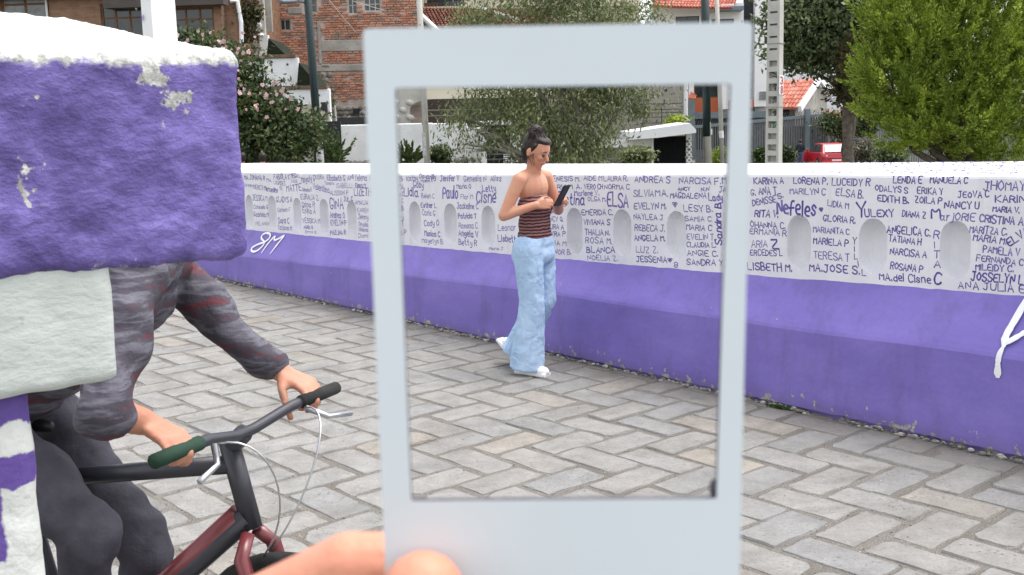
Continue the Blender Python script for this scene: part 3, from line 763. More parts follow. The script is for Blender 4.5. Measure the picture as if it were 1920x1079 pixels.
g8 = [[(1.036, 0.087, 0.444), (0.924, 0.103, 0.465), (0.899, 0.127, 0.5), (0.965, 0.143, 0.523), (1.056, 0.138, 0.518), (1.089, 0.113, 0.484), (1.036, 0.087, 0.444), (0.929, 0.069, 0.416), (0.838, 0.047, 0.381), (0.845, 0.027, 0.353), (0.917, 0.018, 0.342), (0.986, 0.032, 0.363), (1.035, 0.061, 0.407), (1.036, 0.087, 0.444)], [(1.085, 0.018, 0.347), (1.103, 0.075, 0.428), (1.168, 0.136, 0.517), (1.185, 0.1, 0.466), (1.268, 0.113, 0.488), (1.347, 0.144, 0.533), (1.305, 0.092, 0.459), (1.257, 0.018, 0.352)]]
x8 = paint3(g8[0], .022, '8'); x8.v += []; q8 = paint3(g8[1], .022, 'M'); x8.add(q8.v, q8.f)
x8.build('painted_name', m['graffiti'], par, label='white painted 8M')
gl = paint3([(8.362, 0.150, 0.722), (8.352, 0.105, 0.655), (8.335, 0.066, 0.593), (8.325, 0.040, 0.552), (8.330, 0.014, 0.505)], .034, 'a')
for pts, wd in (([(8.330, .016, .51), (8.318, 0.002, 0.472), (8.316, -0.004, 0.43), (8.318, -0.004, 0.40)], .026), ([(8.318, -.004, .43), (8.317, -.004, .39), (8.319, -.004, .362)], .034), ([(8.325, .02, .515), (8.352, .03, .535), (8.385, 0.05, 0.562), (8.43, .07, .60)], .026), ([(8.362, 0.150, 0.722), (8.40, .10, .66), (8.45, .05, .58), (8.47, .0, .45)], .03)):
    q = paint3(pts, wd, 'b'); gl.add(q.v, q.f)
gl.build('painted_name', m['graffiti'], par, label='big white painted letter with a long drip')
# tiny writing along the top face
tw = MB(); 
for row in range(6):
    s = 7.35 + row * .02 - (.25 if row in (0, 5) else 0)
    while s < 9.4:
        o_ = OFF + .05 + row * .058 + rn.uniform(-.008, .008)
        zz = float(np.interp(o_, [OFF + .016, OFF + .12, OFF + .27, WB - .02], [zcf(s) + .006, zcf(s) + (zcb(s) - zcf(s)) * .42, zcf(s) + (zcb(s) - zcf(s)) * .85, zcb(s)])) + .0022
        for _ in range(3):
            a = rn.uniform(-.014, .014); ribbon(tw, [(0, 0), (rn.uniform(.004, .02), rn.uniform(-.02, .02)), (rn.uniform(.012, .026), rn.uniform(-.02, .02))], .0062, np.array([s + a, o_, zz]), np.array([1.0, 0, .02]), np.array([0, 1.0, .12]), np.array([0, 0, 1.0]))
        s += rn.uniform(.035, .075)
tw.build('tiny_top_writing', m['letter'], par, kind='stuff')

# ---------------------------------------------------------------- pale end column of the parapet
ec = empty('end_column', A0 + TT * -1.65 + NN * .30 + np.array([0, 0, -.02]), YAW, label='tall plain white column at the far end of the painted wall, with a small 2014', cat='column')
b = MB(); b.box(-.2, .2, -.2, .2, -.6, .35); b.build('plinth', m['white_wall'], ec, bevel=.01)
b = MB(); n_ = 9; rz_ = [.35, .5, .52, 3.9]; hw_ = [.19, .165, .155, .138]
V = []
for z_, h_ in zip(rz_, hw_): V += [(-h_, -h_, z_), (h_, -h_, z_), (h_, h_, z_), (-h_, h_, z_)]
F = [(0, 3, 2, 1), (12, 13, 14, 15)] + [(4 * i + j, 4 * i + (j + 1) % 4, 4 * i + 4 + (j + 1) % 4, 4 * i + 4 + j) for i in range(3) for j in range(4)]
b.add(V, F); b.build('shaft', simple('white_column_paint', (.82, .82, .82), .6, .03, 3), ec, bevel=.008)
b = MB(); b.box(-.2, .2, -.2, .2, 3.9, 4.0); b.box(-.17, .17, -.17, .17, 4.0, 4.08); b.build('cap', m['white_wall'], ec, bevel=.01)
def face_text(text, parent, O, ex, ez, nrm, wd, hh, mt, name='lettering', thick=.15):
    mb = MB(); x = 0; G = []
    for ch in text:
        if ch == ' ': x += 2.4; continue
        for q in GL[ch].split(';'): G.append([(x + int(p[0]), int(p[1]) - 2) for p in q.split()])
        x += 5.2
    x -= 1.2
    for g in G: ribbon(mb, [(p[0] / x * wd, p[1] / 6 * hh) for p in g], hh * thick, np.array(O, float), np.array(ex, float), np.array(ez, float), np.array(nrm, float), lift=hh * .03)
    return mb.build(name, mt, parent)
face_text('2014', ec, (-.130, -.163, 2.76), (1, 0, 0), (0, 0, 1), (0, -1, 0), .10, .06, m['letter'])

# ---------------------------------------------------------------- near pillar, close to the lens on the left
PO = np.array([-.534, 1.15, 0.0]); PY = math.atan2(NN[1], NN[0])   # local x = NN, local y = -TT
pil = empty('near_pillar', (PO[0], PO[1], 0), PY, label='rough close-up pillar with thick purple cap stone, white sloping top and pale neck', cat='pillar')
def lump_box(x0, x1, y0, y1, z0, z1, cell, amp, freq, name, mt, rad=.02, top=None, seed=0.0, bottom=None):
    me = bpy.data.meshes.new(name); bm = bmesh.new(); bmesh.ops.create_cube(bm, size=1)
    for v in bm.verts: v.co = Vector(((x0 + x1) / 2 + v.co.x * (x1 - x0), (y0 + y1) / 2 + v.co.y * (y1 - y0), (z0 + z1) / 2 + v.co.z * (z1 - z0)))
    def cuts(ax, lo, hi):
        n = max(1, int((hi - lo) / cell))
        for i in range(1, n):
            p = [0, 0, 0]; p[ax] = lo + (hi - lo) * i / n; q = [0, 0, 0]; q[ax] = 1
            bmesh.ops.bisect_plane(bm, geom=bm.verts[:] + bm.edges[:] + bm.faces[:], plane_co=p, plane_no=q)
    cuts(0, x0, x1); cuts(1, y0, y1); cuts(2, z0, z1)
    for v in bm.verts:
        c = v.co
        # round the edges: push the point on to a box with radius rad
        ix, iy, iz = min(max(c.x, x0 + rad), x1 - rad), min(max(c.y, y0 + rad), y1 - rad), min(max(c.z, z0 + rad), z1 - rad)
        d = Vector((c.x - ix, c.y - iy, c.z - iz)); l = d.length
        if l > 1e-6: n = d / l; c2 = Vector((ix, iy, iz)) + n * rad
        else: n = Vector((0, 0, 0)); c2 = c.copy()
        q = c2 * freq + Vector((seed, seed, seed))
        a = noise.fractal(q, 1.0, 2.0, 4) * amp + noise.noise(q * .25) * amp * 1.5
        c2 = c2 + n * a
        if top and c.z > z1 - rad * 1.01 and iz >= z1 - rad - 1e-6:
            e = min(c.x - x0, x1 - c.x, c.y - y0, y1 - c.y); c2.z += top * max(0, min(e, .225)) * (1 - .25 * max(0, e - .1) / .125)
        if bottom and c.z < z0 + .02: c2.z += bottom(c2.x)
        v.co = c2
    bm.to_mesh(me); bm.free(); me.polygons.foreach_set('use_smooth', [True] * len(me.polygons)); me.materials.append(mt)
    o = link(bpy.data.objects.new(name, me)); o.parent = pil; return o
lump_box(-.78, .284, 0, .45, 1.438, 1.678, .0065, .0046, 20, 'cap_stone', m['stucco'], .013, top=.36, bottom=lambda x: .006 * noise.noise((x * 18, 0, 0)) + .004 * noise.noise((x * 55, 3, 0)))
lump_box(-.65, .116, .008, .40, 1.312, 1.452, .010, .0016, 16, 'neck', m['neck'], .007, seed=5.0, bottom=lambda x: .003 * noise.noise((x * 30, 0, 0)))
lump_box(-.52, .020, .030, .36, -.02, 1.318, .014, .005, 11, 'shaft', m['patched'], .012, seed=9.0)

# ---------------------------------------------------------------- bodies
def body(shapes, voxel, name, mt, parent, smooth=8, k=.5, dec=None):
    """one continuous skin grown round capsules, cones and ellipsoids"""
    mb = MB()
    for sh in shapes:
        if sh[0] == 't':
            _, p, r, q, r2 = sh[:5]; p, q = np.array(p, float), np.array(q, float)
            d = q - p; L = np.linalg.norm(d); d /= L
            pts = []; rr_ = []
            for a in (85, 60, 35, 15): pts.append(p - d * r * math.sin(math.radians(a))); rr_.append(r * math.cos(math.radians(a)))
            for f_ in (0, .33, .66, 1): pts.append(p + (q - p) * f_); rr_.append(r + (r2 - r) * f_)
            for a in (15, 35, 60, 85): pts.append(q + d * r2 * math.sin(math.radians(a))); rr_.append(r2 * math.cos(math.radians(a)))
            mb.tube(pts, rr_, 14)
        elif sh[0] == 'c':
            _, p, r, q, r2 = sh[:5]; mb.tube([p, (np.array(p, float) + np.array(q, float)) / 2, q], [r, (r + r2) / 2, r2], 16, flat=sh[5] if len(sh) > 5 else None)
        elif sh[0] == 'e': mb.ball(sh[1], sh[2], 16, 12, rot=sh[3] if len(sh) > 3 else None)
        elif sh[0] == 'b': mb.obox(*sh[1:])
    o = mb.build(name, mt, parent)
    r = o.modifiers.new('r', 'REMESH'); r.mode = 'VOXEL'; r.voxel_size = voxel; r.use_smooth_shade = True
    s = o.modifiers.new('s', 'SMOOTH'); s.iterations = smooth; s.factor = k
    if dec: d = o.modifiers.new('d', 'DECIMATE'); d.ratio = dec
    return bake_mesh(o)
def V3(*a): return np.array(a, float)
def rotm(yaw=0, pitch=0, roll=0):
    return np.array((Matrix.Rotation(yaw, 3, 'Z') @ Matrix.Rotation(pitch, 3, 'Y') @ Matrix.Rotation(roll, 3, 'X')))
def head_shapes(c, yaw=0, pitch=0, s=1.0):
    """face looks along +x before yaw / pitch (positive pitch looks down)"""
    R = rotm(yaw, pitch); c = np.array(c, float); P = lambda *a: c + R @ (np.array(a, float) * s)
    return [('e', P(-.012, 0, .022), (.096 * s, .074 * s, .092 * s), R), ('e', P(.018, 0, -.045), (.062 * s, .052 * s, .060 * s), R), ('e', P(.045, 0, -.085), (.030 * s, .026 * s, .020 * s), R),
            ('t', P(.074, 0, .012), .009 * s, P(.096, 0, -.022), .013 * s), ('t', P(.070, -.018, -.055), .009 * s, P(.070, .018, -.055), .009 * s),
            ('e', P(.058, .034, -.018), (.02 * s, .02 * s, .02 * s), R), ('e', P(.058, -.034, -.018), (.02 * s, .02 * s, .02 * s), R),
            ('e', P(-.012, .076, -.008), (.018 * s, .009 * s, .030 * s), R), ('e', P(-.012, -.076, -.008), (.018 * s, .009 * s, .030 * s), R),
            ('t', P(.074, .012, .026), .008 * s, P(.066, .042, .026), .007 * s), ('t', P(.074, -.012, .026), .008 * s, P(.066, -.042, .026), .007 * s)], P, R
def face_bits(P, s, parent):
    for sy in (-1, 1):
        o = MB().ball(P(.073, sy * .029, .004), .0105 * s, 10, 8).build('eye', m['eye'], parent, smooth=True)
        MB().tube([P(.082, sy * .016, .030), P(.084, sy * .030, .034), P(.074, sy * .046, .029)], [.003 * s, .0036 * s, .002 * s], 6).build('eyebrow', m['hair'], parent, smooth=True)
    MB().tube([P(.0745, -.024, -.056), P(.081, -.008, -.053), P(.081, .008, -.053), P(.0745, .024, -.056)], [.003 * s, .0055 * s, .0055 * s, .003 * s], 8).build('lips', m['lips'], parent, smooth=True)
m['eye'] = simple('dark_eye', (.03, .02, .015), .2, .2, 60, spec=.6); m['lips'] = simple('lips', (.42, .13, .11), .5, .1, 60)
def hand_shapes(wrist, direction, side, curl, s=1.0, bends=(25, 45, 35), thumb_side=1, thumb_curl=.5):
    """palm plus four separate fingers and a thumb; side = across the knuckles (from little to index finger), curl = the way the fingers close"""
    w_, d, sd_, cu = [np.array(q, float) for q in (wrist, direction, side, curl)]
    d /= np.linalg.norm(d); sd_ -= d * (sd_ @ d); sd_ /= np.linalg.norm(sd_); cu = cu - d * (cu @ d) - sd_ * (cu @ sd_); cu /= np.linalg.norm(cu)
    out = []; K = []
    for i, (o_, l) in enumerate(((-.030, .072), (-.010, .080), (.011, .084), (.031, .078))):
        k = w_ + d * l * s + sd_ * o_ * s; K.append(k); out.append(('t', w_ + sd_ * o_ * .6 * s + d * .012 * s, .0125 * s, k, .0105 * s))
    for i, (k, ln, r) in enumerate(zip(K, (.62, .86, .95, .84), (.0078, .0088, .0092, .009))):
        p = k; a = 0
        for j, seg in enumerate((.042, .027, .021)):
            a += math.radians(bends[j]); q = p + (d * math.cos(a) + cu * math.sin(a) + sd_ * (i - 1.5) * .03) * seg * ln * s
            out.append(('t', p, r * s * (1 - .06 * j), q, r * s * (1 - .06 * (j + 1)))); p = q
    b0 = w_ + d * .018 * s + sd_ * .022 * s * thumb_side; b1 = b0 + (d * .55 + sd_ * .65 * thumb_side + cu * .35) * .042 * s
    b2 = b1 + (d * .8 + sd_ * .25 * thumb_side + cu * thumb_curl) * .032 * s; b3 = b2 + (d * .75 - sd_ * .1 * thumb_side + cu * (thumb_curl + .3)) * .026 * s
    out += [('t', b0, .014 * s, b1, .0115 * s), ('t', b1, .0112 * s, b2, .0098 * s), ('t', b2, .0098 * s, b3, .0088 * s)]
    return out

# ---- the woman walking along the wall, looking down at her phone
wp = onz(1008, 697); WY = YAW + math.radians(14)
wom = empty('person', wp, WY, label='woman in light blue wide jeans and striped maroon top looking at her phone', cat='person')
H = V3(.035, -.01, 1.375)
hd, HP, HR = head_shapes(H, yaw=.05, pitch=.42, s=.93)
Sh = [V3(.0, -.150, 1.212), V3(-.01, .150, 1.212)]; El = [V3(-.06, -.235, 1.0), V3(.02, .235, 1.0)]; Wr = [V3(.095, -.115, 1.060), V3(.12, .105, 1.07)]
sk = hd + [('t', V3(-.012, 0, 1.20), .052, V3(.015, -.004, 1.315), .046), ('e', V3(-.01, 0, 1.155), (.080, .130, .10)), ('t', V3(-.015, -.06, 1.235), .038, Sh[0], .042), ('t', V3(-.015, .06, 1.235), .038, Sh[1], .042),
    ('e', V3(0, 0, 1.02), (.082, .115, .13)), ('e', V3(0, 0, .90), (.080, .110, .12)), ('e', V3(-.01, 0, .80), (.10, .145, .11))]
for i in (0, 1):
    sk += [('t', Sh[i], .043, El[i], .034), ('t', El[i], .034, Wr[i], .024)]
sk += hand_shapes(Wr[0], V3(.9, .35, .12), V3(-.2, .3, 1), V3(-.1, .9, .2), .84, (35, 50, 40), 1, .4)
sk += hand_shapes(Wr[1], V3(.9, -.35, .10), V3(-.2, -.3, 1), V3(-.1, -.9, .2), .84, (35, 50, 40), 1, .4)
Hip = [V3(0, -.08, .78), V3(-.02, .08, .78)]; Kn = [V3(.03, -.085, .43), V3(.00, .085, .42)]; An = [V3(-.01, -.085, .085), V3(-.24, .085, .15)]
for i in (0, 1): sk += [('t', Hip[i], .078, Kn[i], .052), ('t', Kn[i], .050, An[i], .034)]
sk += [('t', An[0], .034, V3(.055, -.085, .038), .022), ('t', An[1], .034, V3(-.19, .085, .075), .022)]
body(sk, .0058, 'skin', m['skin'], wom, smooth=5); face_bits(HP, .93, wom)
# clothes
body([('e', V3(.006, 0, 1.035), (.098, .133, .105)), ('e', V3(.028, -.055, 1.05), (.07, .062, .058)), ('e', V3(.028, .055, 1.05), (.07, .062, .058)), ('e', V3(.0, 0, .93), (.090, .122, .12)), ('e', V3(0, 0, .86), (.094, .132, .08))], .008, 'knit_top', m['knit'], wom, smooth=3)
J = [('e', V3(-.008, 0, .815), (.108, .150, .075)), ('e', V3(-.014, 0, .75), (.122, .165, .10)), ('t', Hip[0], .098, Kn[0] + V3(0, 0, .02), .076), ('c', Kn[0] + V3(0, 0, .05), .078, V3(-.02, -.085, .040), .112),
     ('t', Hip[1], .098, Kn[1] + V3(0, 0, .02), .076), ('c', Kn[1] + V3(.01, 0, .05), .078, An[1] + V3(.012, 0, -.07), .100), ('e', V3(-.004, 0, .845), (.100, .136, .04))]
jn = body(J, .0075, 'jeans', m['denim'], wom, smooth=4)
tx = bpy.data.textures.new('folds', 'CLOUDS'); tx.noise_scale = .06; tx.noise_depth = 1
dm_ = jn.modifiers.new('d', 'DISPLACE'); dm_.texture = tx; dm_.strength = .010; dm_.mid_level = .5; dm_.texture_coords = 'LOCAL'; bake_mesh(jn)
body([('t', V3(-.055, -.085, .035), .030, V3(.045, -.085, .035), .035), ('e', V3(.085, -.085, .030), (.06, .038, .032)), ('b', V3(.02, -.085, .010), V3(.115, 0, 0), V3(0, .036, 0), V3(0, 0, .010))], .005, 'shoe', m['shoe'], wom, smooth=3)
R2 = rotm(0, .75)
def f2(p): return An[1] + R2 @ (np.array(p, float))
body([('t', f2((-.045, 0, -.05)), .030, f2((.045, 0, -.05)), .035), ('e', f2((.085, 0, -.055)), (.06, .038, .032), R2), ('b', f2((.02, 0, -.075)), R2 @ V3(.115, 0, 0), V3(0, .036, 0), R2 @ V3(0, 0, .010))], .005, 'shoe', m['shoe'], wom, smooth=3)
body([('e', HP(-.030, 0, .040), (.082, .075, .078), HR), ('e', HP(-.052, 0, .002), (.054, .063, .07), HR), ('e', HP(.016, 0, .085), (.055, .058, .024), HR), ('e', HP(-.060, .0, .122), (.040, .038, .036), HR), ('e', HP(-.07, -.005, .098), (.03, .03, .03), HR),
      ('t', HP(.012, .070, .05), .012, HP(.0, .072, .0), .007), ('t', HP(.012, -.070, .05), .012, HP(.0, -.072, .0), .007)], .006, 'hair', m['hair'], wom, smooth=3)
hq = MB(); rh = random.Random(5)
for i in range(150):
    a_ = rh.uniform(-2.4, 2.4); t0 = HP(-.03 + .080 * math.cos(a_) * rh.uniform(.6, 1), .072 * math.sin(a_), rh.uniform(.0, .10)); t2 = HP(-.060, rh.uniform(-.02, .02), .125 + rh.uniform(-.02, .02)); t1 = (t0 + t2) / 2 + HR @ V3(-.01, .03 * math.sin(a_), .03) * rh.uniform(.5, 1.4)
    hq.tube([t0 * (1 - t) ** 2 + 2 * t1 * t * (1 - t) + t2 * t * t for t in (0, .25, .5, .75, 1)], [.0025, .004, .004, .003, .0015], 4)
for i in range(60):
    a_ = rh.uniform(0, 6.28); c_ = HP(-.060, 0, .122); d_ = HR @ V3(math.cos(a_), math.sin(a_), rh.uniform(-.3, .9)); p0_ = c_ + d_ * .034
    hq.tube([p0_, p0_ + d_ * .012 + V3(rh.uniform(-.01, .01), rh.uniform(-.01, .01), .0), p0_ + d_ * rh.uniform(.014, .03) + V3(rh.uniform(-.02, .02), rh.uniform(-.02, .02), -.01)], [.003, .002, .001], 4)
for i in range(40):
    sy = rh.choice((-1, 1)); p0_ = HP(rh.uniform(-.08, .02), sy * .062, rh.uniform(-.03, .01)); hq.tube([p0_, p0_ + V3(rh.uniform(-.01, .01), sy * .01, -.03), p0_ + V3(rh.uniform(-.02, .02), sy * .012, -.06 - rh.random() * .03)], [.002, .0015, .0008], 4)
hq.build('loose_strands', m['hair'], wom, kind='stuff')
ph = empty('phone', wp, WY, label='black phone held up in the hands of the woman in jeans', cat='phone')
Rp = rotm(0, .55)
MB().obox(V3(.212, -.006, 1.112), Rp @ V3(.0042, 0, 0), V3(0, .036, 0), Rp @ V3(0, 0, .075)).build('casing', m['black'], ph, bevel=.004)
MB().obox(V3(.212, -.006, 1.112) + Rp @ V3(-.0046, 0, 0), Rp @ V3(.0005, 0, 0), V3(0, .033, 0), Rp @ V3(0, 0, .070)).build('screen', simple('phone_screen', (.12, .14, .17), .15, .1, 5, spec=.6), ph)

# ---- the cyclist passing behind the near pillar
TR_ = V3(.903, -.430, 0); TR_ /= np.linalg.norm(TR_); SD_ = V3(-TR_[1], TR_[0], 0)   # travel direction, rider's left
cyc0 = V3(-.585, 2.31, 0)   # under the stem
cyaw = math.atan2(TR_[1], TR_[0])
def C2(f_, l, z): return V3(f_, l, z)
rid = empty('person', cyc0, cyaw, label='cyclist in grey and red jersey leaning over the handlebar behind the near pillar', cat='person')
bar_z = .965
hL, hR_ = C2(.02, .225, bar_z + .012), C2(.02, -.225, bar_z + .012)
def loc_c(p): d = np.array(p) - cyc0; return V3(d @ TR_, d @ SD_, d[2])
SnL = loc_c(cp(312, 492, 2.64)); SnR = loc_c(cp(252, 512, 2.27))
ElL = loc_c(cp(430, 622, 2.57)) ; ElR = loc_c(cp(196, 772, 2.10))
pel = C2(-.76, 0, .95)
Hc = (SnL + SnR) / 2 + V3(.10, 0, .215)
hd, HP2, HR2 = head_shapes(Hc, 0, .15, .98)
WL, WR = hL + V3(-.085, .0, .035), hR_ + V3(-.085, -.0, .035)
sk = hd + [('t', (SnL + SnR) / 2 + V3(-.02, 0, .0), .055, Hc + V3(-.02, 0, -.07), .05), ('t', pel, .075, (SnL + SnR) / 2 + V3(-.10, 0, -.03), .075), ('t', SnL, .04, SnR, .04),
     ('t', SnL, .038, ElL, .034), ('t', ElL, .034, WL, .025), ('t', SnR, .038, ElR, .036), ('t', ElR, .036, WR, .028)]
sk += hand_shapes(WL, V3(.9, 0, -.30), V3(0, -1, 0), V3(-.25, 0, -1), .98, (30, 65, 55), 1, .8)
sk += hand_shapes(WR, V3(.9, 0, -.30), V3(0, 1, 0), V3(-.25, 0, -1), .98, (30, 65, 55), 1, .8)
hipL, hipR = C2(-.73, .09, .90), C2(-.73, -.09, .90); knR = C2(-.36, -.11, .70); knL = C2(-.40, .11, .56); anR = C2(-.46, -.11, .40); anL = C2(-.62, .11, .18)
for a, b_, c_ in ((hipL, knL, anL), (hipR, knR, anR)): sk += [('t', a, .075, b_, .050), ('t', b_, .050, c_, .034), ('t', c_, .034, c_ + V3(.13, 0, -.06), .028)]
body(sk, .0062, 'skin', m['dark_skin'], rid, smooth=4); face_bits(HP2, .98, rid)
tor = (SnL + SnR) / 2
wl2 = ElL + (WL - ElL) * .80; wr2 = ElR + (WR - ElR) * .30
body([('t', pel, .115, tor + V3(-.08, 0, -.05), .115), ('t', SnL, .060, SnR, .060), ('t', tor + V3(0, 0, .02), .062, Hc + V3(-.02, 0, -.11), .056), ('t', SnL + V3(-.05, 0, -.05), .070, SnR + V3(-.05, 0, -.05), .070), ('t', SnL, .056, ElL, .050), ('t', ElL, .050, wl2, .038), ('t', SnR, .058, ElR, .052), ('t', ElR, .052, wr2, .044)], .009, 'jersey', m['jersey'], rid, smooth=4)
jr = [o for o in rid.children if o.name.startswith('jersey')][0]; tj = bpy.data.textures.new('creases', 'MUSGRAVE'); tj.noise_scale = .09; d_ = jr.modifiers.new('d', 'DISPLACE'); d_.texture = tj; d_.strength = .012; d_.mid_level = .75; d_.texture_coords = 'LOCAL'; s_ = jr.modifiers.new('s', 'SMOOTH'); s_.iterations = 2; bake_mesh(jr)
body([('t', hipL, .090, knL, .064), ('t', hipR, .090, knR, .064), ('t', hipL, .105, hipR, .105), ('t', knR, .062, anR, .045), ('t', knL, .06, anL, .045)], .010, 'trousers', m['shorts'], rid, smooth=4)
tj2 = [o for o in rid.children if o.name.startswith('trousers')][0]; d_ = tj2.modifiers.new('d', 'DISPLACE'); d_.texture = tj; d_.strength = .014; d_.mid_level = .95; d_.texture_coords = 'LOCAL'; s_ = tj2.modifiers.new('s', 'SMOOTH'); s_.iterations = 2; bake_mesh(tj2)
for a in (anL, anR): body([('t', a + V3(-.03, 0, -.055), .036, a + V3(.12, 0, -.08), .036), ('b', a + V3(.05, 0, -.105), V3(.13, 0, 0), V3(0, .038, 0), V3(0, 0, .012))], .007, 'shoe', m['black'], rid, smooth=3)
body([('e', HP2(-.028, 0, .045), (.090, .082, .080), HR2), ('e', HP2(-.05, 0, .005), (.056, .070, .06), HR2)], .007, 'hair', m['hair'], rid, smooth=3)
bk = empty('bicycle', cyc0, cyaw, label='dark bicycle with red trim under the leaning cyclist, beside the near pillar', cat='bicycle')
hb = MB(); hb.tube([(.03, -.30, bar_z), (.02, -.14, bar_z - .005), (.0, -.03, bar_z - .03), (.0, .03, bar_z - .03), (.02, .14, bar_z - .005), (.03, .30, bar_z)], .0125, 10); hbo = hb.build('handlebar', m['bike_black'], bk, smooth=True)
for sy in (-1, 1):
    MB().tube([(.026, sy * .17, bar_z - .002), (.031, sy * .305, bar_z)], [.0155, .015], 10).build('grip', m['green'] if sy < 0 else m['rubber'], bk, smooth=True)
    MB().tube([(.05, sy * .155, bar_z - .01), (.085, sy * .19, bar_z - .035), (.10, sy * .26, bar_z - .045)], [.008, .006, .007], 6).build('brake_lever', m['chrome'], bk, smooth=True)
    bz_ = [V3(.05, sy * .15, bar_z - .008), V3(.17, sy * .12, bar_z + .03), V3(.15, sy * .02, bar_z - .17), V3(.04, sy * .01, bar_z - .30)]
    MB().tube([bz_[0] * (1 - t) ** 3 + 3 * bz_[1] * t * (1 - t) ** 2 + 3 * bz_[2] * t * t * (1 - t) + bz_[3] * t ** 3 for t in [i / 14 for i in range(15)]], .0022, 6).build('brake_cable', m['chrome'], bk, smooth=True)
MB().tube([(0, 0, bar_z - .03), (-.03, 0, bar_z - .055), (-.045, 0, bar_z - .07)], [.02, .022, .020], 10).build('stem', m['bike_black'], bk, smooth=True)
HT, HB, FA, RA, BBk, ST = V3(-.045, 0, .91), V3(.005, 0, .72), V3(.13, 0, .335), V3(-1.0, 0, .335), V3(-.56, 0, .28), V3(-.72, 0, .80)
fr = MB()
for a, b_, r_ in ((HT, HB, .023), (HT + V3(.01, 0, -.05), ST + V3(.02, 0, -.06), .021), (HB + V3(-.005, 0, .03), BBk, .027), (ST, BBk, .018), (BBk, RA + V3(0, .05, 0), .011), (BBk, RA + V3(0, -.05, 0), .011), (ST + V3(0, 0, -.06), RA + V3(0, .05, 0), .010), (ST + V3(0, 0, -.06), RA + V3(0, -.05, 0), .010)): fr.tube([a, b_], r_, 10)
fr.build('frame', m['bike_black'], bk, smooth=True)
st_ = MB(); st_.tube([HB + V3(-.03, 0, .025), BBk + V3(.06, 0, .06)], .0285, 10); st_.build('red_trim', m['bike_red'], bk, smooth=True)
fk = MB()
for sy in (-.055, .055): fk.tube([HB + V3(0, sy * .3, -.01), HB + V3(.01, sy, -.05), FA + V3(0, sy, 0)], [.016, .018, .011], 8)
fk.build('fork', m['bike_red'], bk, smooth=True)
def wheel(c):
    w_ = MB(); R_ = .325; n = 40
    ring = lambda rad, tr, nn: w_.tube([(c[0] + rad * math.cos(2 * math.pi * i / n), c[1], c[2] + rad * math.sin(2 * math.pi * i / n)) for i in range(n + 1)], tr, nn, cap=False)
    wo_ = MB(); w_ = MB(); w_.tube([(c[0] + R_ * math.cos(2 * math.pi * i / n), c[1], c[2] + R_ * math.sin(2 * math.pi * i / n)) for i in range(n + 1)], .021, 8, cap=False)
    ty = w_.build('wheel', m['rubber'], bk, smooth=True)
    q = MB(); q.tube([(c[0] + .30 * math.cos(2 * math.pi * i / n), c[1], c[2] + .30 * math.sin(2 * math.pi * i / n)) for i in range(n + 1)], .012, 6, cap=False); q.build('rim', m['chrome'], ty, smooth=True)
    for i in range(24):
        a = 2 * math.pi * i / 24; sy = .03 if i % 2 else -.03
        MB().tube([(c[0], c[1] + sy, c[2]), (c[0] + .30 * math.cos(a), c[1], c[2] + .30 * math.sin(a))], .0015, 4).build('spoke', m['chrome'], ty)
    MB().tube([(c[0], c[1] - .045, c[2]), (c[0], c[1] + .045, c[2])], .02, 10).build('hub', m['chrome'], ty, smooth=True)
wheel(FA); wheel(RA)
MB().tube([ST + V3(0, 0, -.02), ST + V3(-.02, 0, .07)], .013, 8).build('seat_post', m['chrome'], bk, smooth=True)
body([('e', ST + V3(-.06, 0, .085), (.10, .072, .022)), ('t', ST + V3(.0, 0, .088), .02, ST + V3(.13, 0, .088), .016)], .006, 'saddle', m['black'], bk)
ck = MB(); ck.tube([BBk + V3(0, -.02, 0), BBk + V3(0, -.07, 0)], .09, 20); ck.build('chainring', m['chrome'], bk)
for sy, dx, dz in ((-1, .14, .10), (1, -.14, -.10)):
    MB().tube([BBk + V3(0, sy * .08, 0), BBk + V3(dx, sy * .09, dz)], [.012, .010], 6).build('crank', m['bike_black'], bk)
    MB().obox(BBk + V3(dx, sy * .13, dz), V3(.045, 0, 0), V3(0, .04, 0), V3(0, 0, .009)).build('pedal', m['black'], bk)

# ---------------------------------------------------------------- card frame held up to the view, and the hand
CX, CZ, CN = V3(0.99996149, -0.00135841, -0.00866973), V3(0.0086115, -0.0382084, 0.99923269), V3(0.00168862, 0.99926887, 0.03819524)
TLc = V3(-0.03086993, 0.24389229, 1.61907395)
CM = Matrix(((CX[0], CN[0], CZ[0], TLc[0]), (CX[1], CN[1], CZ[1], TLc[1]), (CX[2], CN[2], CZ[2], TLc[2]), (0, 0, 0, 1)))
crd = link(bpy.data.objects.new('card_frame', None)); crd.matrix_world = CM; crd.empty_display_size = .02
tag(crd, 'pale blue-grey card frame with an empty window held up before the view', 'photo frame')
OUT = [(0, 0), (.0842, .0002), (.0843, -.075), (.0846, -.150), (.0003, -.150), (.0001, -.075)]
INN = [(.0066, -.0127), (.0797, -.0129), (.0790, -.060), (.0786, -.1086), (.0070, -.1080), (.0067, -.060)]
def rnd_poly(P, r):
    Q = []
    for i, p in enumerate(P):
        p = np.array(p); a = np.array(P[i - 1]) - p; b_ = np.array(P[(i + 1) % len(P)]) - p; ca = (a @ b_) / (np.linalg.norm(a) * np.linalg.norm(b_))
        if ca < -.98: Q.append((p,)); continue
        a = p + a / np.linalg.norm(a) * r; b_ = p + b_ / np.linalg.norm(b_) * r
        Q.append((a, (a + b_) / 2 * .45 + p * .55, b_))
    return [q for g in Q for q in g]
OUTr = rnd_poly(OUT, .0012); INr = rnd_poly(INN, .0006)
assert len(OUTr) == len(INr)
